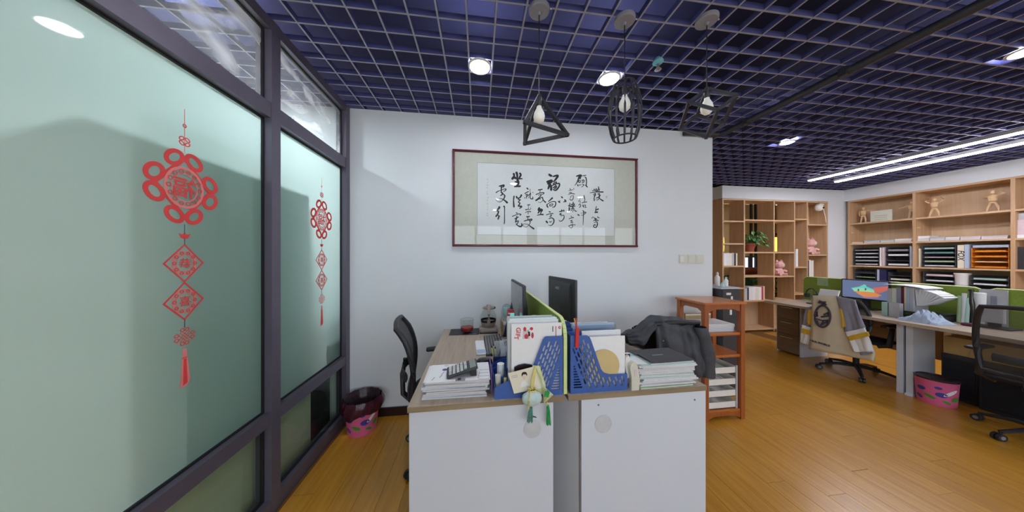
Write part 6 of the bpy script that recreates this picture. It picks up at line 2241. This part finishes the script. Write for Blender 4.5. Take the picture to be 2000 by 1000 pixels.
# ------------------------------------------------------------------ far desks
DX0, DX1 = 4.25, 4.935
for (ya, yb, lab) in ((2.09, 3.32, 'wood-topped desk with drawer pedestal by the open bookcase'), (.62, 2.084, 'wood-topped desk with cluttered papers by the right chair')):
    t = thing('office_desk', lab, 'desk', ((DX0 + DX1) / 2, (ya + yb) / 2, 0))
    b = MB().box(DX0, DX1, ya, yb, DZ - .032, DZ)
    b.mi = [1, 1, 1, 1, 0, 0]
    b.build('desk_top', ['desk_wood', 'desk_wood'], t)
    MB().box(DX1 - .03, DX1 - .014, ya + .02, yb - .02, .30, DZ - .033).build('modesty_panel', 'beech_y', t)
    if ya > 2:
        MB().box(4.46, 4.90, 3.02, 3.038, 0, DZ - .033).build('side_panel', 'desk_white', t)
        MB().box(4.46, 4.90, 3.30, 3.318, 0, DZ - .033).build('side_panel', 'desk_white', t)
        MB().box(4.46, 4.90, 3.038, 3.30, .02, DZ - .04).build('carcass', 'drawer_wood', t)
        for k, (z0, z1) in enumerate(((.50, .712), (.285, .495), (.03, .28))):
            d = MB().box(4.442, 4.459, 3.040, 3.298, z0, z1).build('drawer', 'drawer_wood', t)
            zz = z1 - .05
            MB().box(4.424, 4.434, 3.10, 3.24, zz, zz + .012).build('handle', 'silver', d)
            MB().box(4.432, 4.4425, 3.11, 3.12, zz + .002, zz + .010).box(4.432, 4.4425, 3.22, 3.23, zz + .002, zz + .010).build('handle_post', 'silver', d)
    else:
        # pair of white boards that carry the joint
        MB().box(4.335, 4.62, 2.034, 2.078, 0, DZ - .033).build('support_panel', 'desk_white', t)
        MB().box(4.33, 4.62, .65, .69, 0, DZ - .033).build('support_panel', 'desk_white', t)
        MB().rbox(4.315, 4.64, 2.03, 2.082, 0, .02, .004).build('foot_plate', 'desk_white', t)
MB().box(4.335, 4.62, 2.096, 2.138, 0, DZ - .033).build('support_panel', 'desk_white', [o for o in bpy.data.objects if o.name == 'office_desk.002'][0])
for (ya, yb, lab) in ((1.915, 3.32, 'green felt screen behind the monitor with the colourful picture'), (.62, 1.885, 'green felt screen behind the right chair')):
    t = thing('desk_divider', lab, 'desk divider', (4.955, (ya + yb) / 2, 0), 0, 'green screens of the far desks')
    prof = [(ya, .62), (yb, .62), (yb, 1.06), (yb - .015, 1.085), (yb - .04, 1.098), (ya + .04, 1.098), (ya + .015, 1.085), (ya, 1.06)]
    MB().prism(prof, 'yz', 4.945, 4.965).build('felt_panel', 'green_felt', t)
    MB().tube([(4.955, y, z) for y, z in prof[2:]], .010, 6).build('edge_trim', 'green_trim', t, True)
    for yy in (ya + .04, yb - .2):
        MB().box(4.938, 4.975, yy - .02, yy + .02, 0, .62).build('foot', 'light_grey', t)

# monitor with the colourful picture
mx0 = 4.80
a, b_ = P(1643, 543, x=mx0), P(1738, 551, x=mx0)
cw = abs(a.y - b_.y)
t = monitor('monitor', 'black monitor showing a colourful fish shaped picture', mx0, (a.y + b_.y) / 2, -PI / 2, cw, .865, (a.z + b_.z) / 2, 'screen_picture', 'black_plastic', .03)
scr = [c for c in t.children if c.name.startswith('screen')][0]


def scr_poly(pts, mat, dx):
    ps = [P(u, v, x=mx0 - .0012 - dx) for u, v in pts]
    MB().add(ps, [list(range(len(ps)))]).build('picture_shape', mat, scr)


scr_poly([(1662, 562.5), (1679, 559.5), (1687, 555.5), (1690, 555.5), (1693, 560), (1706, 565), (1708, 571), (1690, 569), (1668, 568)], 'fish_teal', 0)
scr_poly([(1665, 564), (1684, 562), (1707, 568), (1707.5, 571), (1690, 569.5), (1668, 568.5)], 'fish_green', .0004)
scr_poly([(1668, 568.5), (1690, 569.5), (1708, 571), (1722, 577), (1714, 580), (1688, 580), (1678, 575)], 'fish_orange', 0)
scr_poly([(1706, 562), (1722, 560), (1735, 559), (1734, 567), (1718, 573), (1708, 571)], 'fish_red', .0002)
scr_poly([(1682, 579.5), (1714, 580), (1718, 583), (1690, 583)], 'fish_purple', .0002)
for u, v in ((1676.5, 566.5), (1690.5, 565)):
    scr_poly(ellipse(u, v, 1.8, 2.6, 10), 'fish_dark', .0008)
for v in (575, 578):
    scr_poly([(1648, v), (1655, v + .6), (1655, v + 1.6), (1648, v + 1)], 'light_grey', .0006)

# things on the far desks (front to back along the top)
def on_desk(u, v):
    return P(u, v, z=DZ)


# files in a rack
t = thing('file_rack', 'black desk file rack carrying upright books on the far desk', 'file rack', (4.72, 2.2, DZ))
yA, yB = P(1731, 600, x=4.62).y, P(1800, 600, x=4.62).y
MB().box(4.62, 4.86, yB - .10, yA, DZ + .060, DZ + .068).build('shelf', 'charcoal', t)
for yy in (yB - .10, yA - .008):
    MB().box(4.62, 4.86, yy, yy + .008, DZ, DZ + .06).build('side', 'charcoal', t)
x = 4.63
u = 1733
for i, (du, vt, m, lab) in enumerate(((9, 563, 'light_grey', 'grey file'), (9, 562.5, 'ivory_plastic', 'pale grey file'), (9, 561, 'jacket_grey', 'lilac file'), (6, 559, 'maroon', 'dark red book'), (5, 560, 'jacket_cream', 'cream book'), (6, 560.5, 'paper_blue', 'pale blue book'), (7, 561, 'light_grey', 'light grey book'))):
    ya, yb = P(u + du - .4, 600, x=4.63).y, P(u, 600, x=4.63).y
    zz = P(u, vt, x=4.63).z
    tt = thing('upright_file', '%s standing in the black rack on the far desk' % lab, 'file', (4.72, (ya + yb) / 2, DZ + .0685), 0, 'files on the far desk')
    MB().box(4.63, 4.84, ya, yb, DZ + .0685, zz).build('cover', m, tt)
    u += du
# splayed white papers
t = thing('splayed_papers', 'splayed white papers leaning at the end of the file rack', 'papers', (4.70, P(1815, 600, x=4.66).y, DZ + .0685))
for k in range(8):
    f = k / 7
    p0 = P(1790 + 12 * f, 597, x=4.66)
    p1 = P(1787 + 52 * f, 565 + 15 * f * f, x=4.64 - .02 * f)
    ps = [p0, P(1790 + 12 * f + 2.4, 597, x=4.66), P(1787 + 52 * f + 6, 566 + 15 * f * f + 1.5, x=4.64 - .02 * f), p1]
    q = [p + Vector((.19, 0, 0)) for p in ps]
    b = MB().add(ps + q, [(0, 1, 2, 3), (7, 6, 5, 4), (0, 3, 7, 4), (1, 5, 6, 2), (2, 6, 7, 3), (0, 4, 5, 1)])
    b.build('sheet', 'paper_white', t)
t = thing('open_magazine', 'white magazine lying open on top of the upright files', 'magazine', (4.72, P(1770, 560, x=4.7).y, 1.06))
zz = max(P(1733, v_, x=4.63).z for v_ in (559,)) + .026
ya, yb = P(1820, 560, x=4.70).y, P(1728, 560, x=4.70).y
MB().surf(lambda u, v: (4.60 + .26 * v, yb + (ya - yb) * u, zz - .012 + .016 * math.sin(PI * u) ** .6 - .010 * u), 16, 4, .004).build('sheets', 'paper_white', t, True)
# dark paper tray under the splayed papers
t = thing('letter_tray', 'dark letter tray below the splayed papers on the far desk', 'paper tray', (4.72, P(1808, 610, x=4.6).y, DZ))
ya, yb = P(1838, 610, x=4.60).y, P(1775, 610, x=4.60).y
b = MB().box(4.60, 4.88, ya, yb, DZ, DZ + .010).box(4.87, 4.88, ya, yb, DZ, DZ + .05).box(4.60, 4.88, ya, ya + .008, DZ, DZ + .05).box(4.60, 4.88, yb - .008, yb, DZ, DZ + .05)
b.build('tray', 'charcoal', t)
MB().box(4.62, 4.86, ya + .015, yb - .015, DZ + .0105, DZ + .03).build('papers', 'jacket_grey', t)
# white boxes in front of the rack
for (ua, ub, va, vb, m, lab) in ((1722, 1733, 590, 606, 'mint', 'pale mint card box beside the monitor foot'), (1736, 1757, 592, 610, 'light_grey', 'light grey square card box on the far desk')):
    x = 4.52
    ya, yb = P(ub, 600, x=x).y, P(ua, 600, x=x).y
    z1 = P((ua + ub) / 2, va, x=x).z
    tt = thing('card_box', lab, 'box', (x + .02, (ya + yb) / 2, DZ))
    MB().box(x, x + .05, ya, yb, DZ, z1).build('box', m, tt)
c = P(1766, 612, z=DZ)
t = thing('glue_bottle', 'small teal bottle with white cap on the far desk', 'bottle', (c.x, c.y, DZ))
MB().lathe([(.018, 0), (.018, .045), (.012, .052)], n=14).build('body', 'teal', t, True, local=True)
MB().lathe([(.016, .052), (.016, .082), (.010, .085)], n=14).build('cap', 'white_plastic', t, True, local=True)
t = thing('paper_sheet', 'white sheet lying at the front edge of the far desk', 'paper', (4.33, 2.16, DZ))
ps = [on_desk(1728, 613.5), on_desk(1742, 611.5), on_desk(1772, 611.5), on_desk(1796, 619), on_desk(1793, 624), on_desk(1770, 621)]
b = MB()
b.add([(p.x, p.y, DZ + .003) for p in ps] + [(p.x, p.y, DZ) for p in ps], [list(range(6)), list(range(11, 5, -1))] + [(i, (i + 1) % 6, 6 + (i + 1) % 6, 6 + i) for i in range(6)])
b.build('sheet', 'paper_white', t)
# crumpled white-blue bag
c0, c1 = on_desk(1797, 622), on_desk(1888, 634)
t = thing('plastic_bag', 'crumpled pale blue plastic bag on the far desk', 'bag', ((c0.x + c1.x) / 2, (c0.y + c1.y) / 2, DZ))
rb = random.Random(2)
hh = [[rb.random() for _ in range(9)] for _ in range(16)]


def bagm(u, v):
    i, j = min(14, int(u * 15)), min(7, int(v * 8))
    h = hh[i][j]
    e = (math.sin(PI * u) ** .45) * (math.sin(PI * v) ** .5)
    y = c0.y + (c1.y - c0.y) * u
    x = 4.36 + .23 * v
    return (x + .01 * h, y + .01 * h, DZ + .001 + e * (.035 + .055 * h + .04 * math.sin(PI * u * 1.0) * (u > .35)))


MB().surf(bagm, 30, 16).build('bag', 'paper_blue', t)
t = thing('chocolate_wrap', 'small dark red wrapper at the end of the crumpled bag', 'wrapper', (4.36, 1.70, DZ))
c = on_desk(1887, 636)
MB().rbox(c.x - .03, c.x + .03, c.y - .05, c.y + .02, DZ, DZ + .03, .012).build('wrapper', 'maroon', t, True)
c = on_desk(1901, 637)
t = thing('tape_roll', 'small brown tape roll on the right far desk', 'tape', (c.x, c.y, DZ))
MB().lathe([(.016, 0), (.03, 0), (.03, .022), (.016, .022), (.016, 0)], n=18, cap0=False, cap1=False).build('roll', 'kraft', t, True, local=True)
# rolled drawings and mug at the joint of the screens
for i, (uu, vt, m, lab) in enumerate(((1876, 578, 'paper_green', 'pale green rolled drawing left of the dark bottle'), (1884, 573, 'paper', 'white rolled drawing left of the dark bottle'), (1890, 582, 'mint', 'mint rolled drawing by the dark bottle'))):
    p = P(uu, vt, x=4.80)
    q = P(uu - 3, 606, x=4.74)
    t = thing('rolled_drawing', lab, 'paper roll', (q.x, q.y, DZ), 0, 'rolled drawings on the far desk')
    MB().cyl((q.x, q.y, DZ + .004), (p.x, p.y, p.z), .014, n=12).build('roll', m, t, True)
p = P(1897, 575, x=4.80)
t = thing('dark_bottle', 'dark bottle between the rolled drawings and the white cup', 'bottle', (4.80, p.y, DZ))
MB().lathe([(.02, 0), (.02, .20), (.011, .26), (.011, .32)], (4.80, p.y, DZ), 14).build('body', 'baseboard', t, True)
MB().lathe([(.016, .32), (.016, .34), (.010, .342)], (4.80, p.y, DZ), 12).build('cap', 'black_plastic', t, True)
p = P(1911, 572, x=4.86)
t = thing('paper_cup', 'tall white cup stack behind the right chair', 'cup', (4.86, p.y, DZ))
MB().lathe([(.030, 0), (.038, .22), (.040, p.z - DZ), (.036, p.z - DZ)], (4.86, p.y, DZ), 18).build('cups', 'paper_white', t, True)
t = thing('poster', 'lilac printed poster leaning on the green screen behind the right chair', 'poster', (4.92, 1.68, DZ))
ya, yb = P(1968, 590, x=4.925).y, P(1912, 590, x=4.925).y
MB().box(4.925, 4.938, ya, yb, DZ, P(1940, 566, x=4.925).z).build('sheet', 'light_grey', t)
MB().box(4.9235, 4.925, (ya + yb) / 2 - .02, yb - .06, .95, 1.03).build('lilac_print', 'jacket_grey', t)
t = thing('monitor', 'grey monitor back behind the right chair', 'monitor', (4.7, 1.55, DZ))
ya, yb = P(1965, 600, x=4.72).y, P(1915, 600, x=4.72).y
MB().rbox(4.70, 4.73, ya, yb, DZ + .05, .955, .008).build('panel', 'light_grey', t)
MB().box(4.73, 4.75, (ya + yb) / 2 - .03, (ya + yb) / 2 + .03, DZ + .01, DZ + .12).build('neck', 'charcoal', t)
MB().rbox(4.66, 4.82, (ya + yb) / 2 - .1, (ya + yb) / 2 + .1, DZ, DZ + .012, .004).build('foot', 'charcoal', t)
# papers on the pedestal end
for i, (uu, vv, w, l, m, lab) in enumerate(((1556, 583, .16, .20, 'paper_white', 'white papers on the desk above the drawers'), (1572, 577, .14, .16, 'paper', 'printed sheet behind the white papers above the drawers'))):
    c = on_desk(uu, vv)
    t = thing('paper_sheet', lab, 'paper', (c.x, c.y, DZ))
    MB().obox((c.x, min(c.y, 3.2), DZ + .004 + .0), (w, l, .008), (0, 0, .3)).build('sheets', m, t)
t = thing('paper_stack', 'white sheet stack behind the cream jacket', 'papers', (4.55, 2.86, DZ))
ya, yb = P(1634, 572, x=4.60).y, P(1597, 572, x=4.60).y
b = MB().prism([(4.56, DZ), (4.58, DZ), (4.66, P(1610, 565, x=4.64).z), (4.64, P(1610, 565, x=4.64).z)], 'xz', ya, yb)
b.build('sheet', 'paper_white', t)
t = thing('headphones', 'black headphones hanging at the end of the green screen', 'headphones', (4.6, 3.0, DZ))
c = P(1585, 572, x=4.62)
MB().tube([(4.62, c.y + .06 * math.cos(a), c.z - .02 + .08 * math.sin(a)) for a in [PI * k / 12 for k in range(13)]], .008, 6).build('headband', 'charcoal', t, True)
for s in (-1, 1):
    MB().cyl((4.62, c.y + s * .06, c.z - .04), (4.62, c.y + s * .035, c.z - .04), .032, n=14).build('ear_cup', 'charcoal', t, True)
MB().cyl((4.62, c.y, DZ), (4.62, c.y, c.z + .055), .006, n=8).build('stand_rod', 'silver', t)
MB().cyl((4.62, c.y, DZ), (4.62, c.y, DZ + .01), .05, n=18).build('stand_foot', 'charcoal', t)
t = thing('memo_card', 'pale green memo sheet pinned on the green screen end', 'memo', (4.94, 3.1, .95))
ya, yb = P(1617, 550, x=4.94).y, P(1596, 550, x=4.94).y
MB().box(4.942, 4.9445, ya, yb, P(1606, 558, x=4.94).z, P(1606, 543, x=4.94).z).build('sheet', 'paper_green', t)

# under the far desks
waste_bin('pink floral waste bin under the far desk', 4.385, 1.925, .104, .117, .245, -1.14, False)
t = thing('speaker_cabinet', 'black cabinet standing under the far desk behind the pink bin', 'cabinet', (4.8, 1.72, 0))
MB().rbox(4.60, 4.88, 1.53, 1.80, 0, .44, .01).build('case', 'black_plastic', t)
MB().box(4.597, 4.60, 1.55, 1.78, .03, .41).build('front_cloth', 'fabric_black', t)
t = thing('speaker_cabinet', 'dark cabinet with its lid up beside the white desk support', 'cabinet', (4.75, 1.9, 0))
MB().rbox(4.66, 4.90, 1.82, 2.02, 0, .44, .01).build('case', 'charcoal', t)
MB().box(4.655, 4.66, 1.835, 2.005, .03, .40).build('front_cloth', 'black_plastic', t)
t = thing('kraft_box', 'open kraft paper box under the far desk behind the black cabinet', 'box', (4.80, 1.55, .44))
MB().box(4.68, 4.87, 1.62, 2.01, .4405, .610).build('box', 'kraft', t)
MB().tube([(4.676, 1.85, .60), (4.676, 1.86, .53), (4.676, 1.875, .45)], .004, 6).build('cord', 'cardboard', t, True)

# ------------------------------------------------------------------ chairs at the far desks
ch3 = office_chair('black office chair wearing the cream varsity jacket', 4.50, 2.52, -PI / 2, math.radians(145), back_top=.90, lip=False, recl=.02)
office_chair('black mesh office chair with see-through back at the right edge', 4.26, 1.365, -PI / 2 + .06, math.radians(88), back_mat='mesh_grey', back_top=1.02, lip=False, recl=.07)

# cream varsity jacket: panels that hang over the chair back
JX = 4.175
t = thing('varsity_jacket', 'cream varsity jacket with grey and yellow sleeves over a chair back', 'jacket', (JX, 2.5, .25))


def cloth(pts, x, mat, name, parent, th=.012, wav=.006, seed=0):
    """hanging cloth panel: pixel outline at plane x, subdivided rows, gentle folds"""
    n = len(pts) // 2
    left, right = pts[:n], pts[n:][::-1]

    def f(u, v):
        s = v * (n - 1)
        i = min(n - 2, int(s))
        k = s - i
        a = (left[i][0] + (left[i + 1][0] - left[i][0]) * k, left[i][1] + (left[i + 1][1] - left[i][1]) * k)
        b = (right[i][0] + (right[i + 1][0] - right[i][0]) * k, right[i][1] + (right[i + 1][1] - right[i][1]) * k)
        p = P(a[0] + (b[0] - a[0]) * u, a[1] + (b[1] - a[1]) * u, x=x)
        p.x += wav * math.sin(9 * u + 3 * v + seed) * (.3 + v) + wav * .7 * math.sin(17 * u + seed * 2) * v
        return p
    return MB().surf(f, 18, 16, th).build(name, mat, parent, 'all')


body = cloth([(1588.5, 577), (1586, 610), (1584.5, 645), (1581.5, 682), (1709, 705.5), (1712, 690), (1690, 640), (1634, 577.5)], JX, 'jacket_cream', 'back_panel', t)
cloth([(1634, 578), (1640, 600), (1648, 625), (1652, 648), (1690, 640), (1681, 616), (1676, 600), (1671, 586)], JX - .016, 'jacket_grey', 'sleeve_right', t, seed=1)
cloth([(1640, 602), (1642, 611), (1644.5, 622), (1645, 640), (1653, 638), (1650.5, 625), (1648, 616), (1645, 605)], JX - .030, 'jacket_yellow', 'shoulder_patch', t, .006, .002)
cloth([(1652, 648), (1656, 657), (1662, 668), (1671, 688), (1706, 687), (1701, 668), (1696, 654), (1690, 640)], JX - .022, 'paper_white', 'cuff_right', t, seed=2)
cloth([(1655, 657.5), (1656.5, 660.5), (1658, 663), (1659.5, 666), (1699.5, 656), (1698.5, 653), (1697, 650), (1695.5, 647.5)], JX - .038, 'jacket_yellow', 'sleeve_stripe', t, .006, .002)
cloth([(1679, 689), (1679.5, 690.5), (1680, 692), (1681, 694), (1705.5, 690.5), (1705, 689), (1705, 688), (1705, 687)], JX - .032, 'jacket_grey', 'cuff_band', t, .006, .002)
cloth([(1577, 600), (1572, 615), (1570, 625), (1568, 634), (1585, 640), (1586, 625), (1587, 612), (1588, 598)], JX + .03, 'jacket_grey', 'sleeve_left', t, seed=3)
cloth([(1579, 605), (1577, 615), (1576.5, 625), (1578, 633), (1584.5, 636), (1586, 625), (1587, 612), (1588, 604)], JX + .012, 'jacket_yellow', 'shoulder_patch', t, .006, .002)
cloth([(1568, 634), (1566, 648), (1564, 660), (1562.5, 668), (1580, 674), (1583, 662), (1584, 650), (1585, 640)], JX + .022, 'paper_white', 'cuff_left', t, seed=4)
cloth([(1567.5, 641), (1567, 645), (1566.5, 648), (1566, 650), (1584, 655), (1584, 652), (1584.5, 649), (1585, 646)], JX + .006, 'jacket_yellow', 'sleeve_stripe', t, .006, .002)


def emblem(paths, w, dx=.021):
    for pts in paths:
        b = MB()
        ps = [P(u, v, x=JX - dx) for u, v in pts]
        b.tube(ps, w, 6, flat=(.3, 1) if False else None)
        b.build('emblem_stroke', 'jacket_ink', body, True)


emblem([[(1600, 592), (1602, 588), (1606, 590.5), (1612, 590.5), (1613, 594), (1606, 595.5)]], .014)
emblem([ellipse(1606.5, 618, 15, 21, 28) + [(1621.5, 618)]], .011)
emblem([[(1592, 611), (1596, 609), (1596, 617), (1592, 618)], [(1609, 615), (1618, 610), (1617, 617), (1604, 619)]], .010)
emblem([[(1592, 622), (1606, 626), (1621, 625)], [(1596, 626), (1599, 637)], [(1608, 627), (1602, 637)], [(1606, 634), (1616, 627)], [(1614, 629), (1617, 635)]], .008)
c = P(1602, 670, x=JX - .014)
M = Matrix.Translation((JX - .0235, c.y, c.z)) @ Matrix(((0, 0, -1, 0), (-1, 0, 0, 0), (0, 1, 0, 0), (0, 0, 0, 1))) @ Matrix.Rotation(-.04, 4, 'Z')
text_mb('TRUL WORLD', .030, .002, bold=.0012, M=M).build('lettering', 'jacket_ink', body)
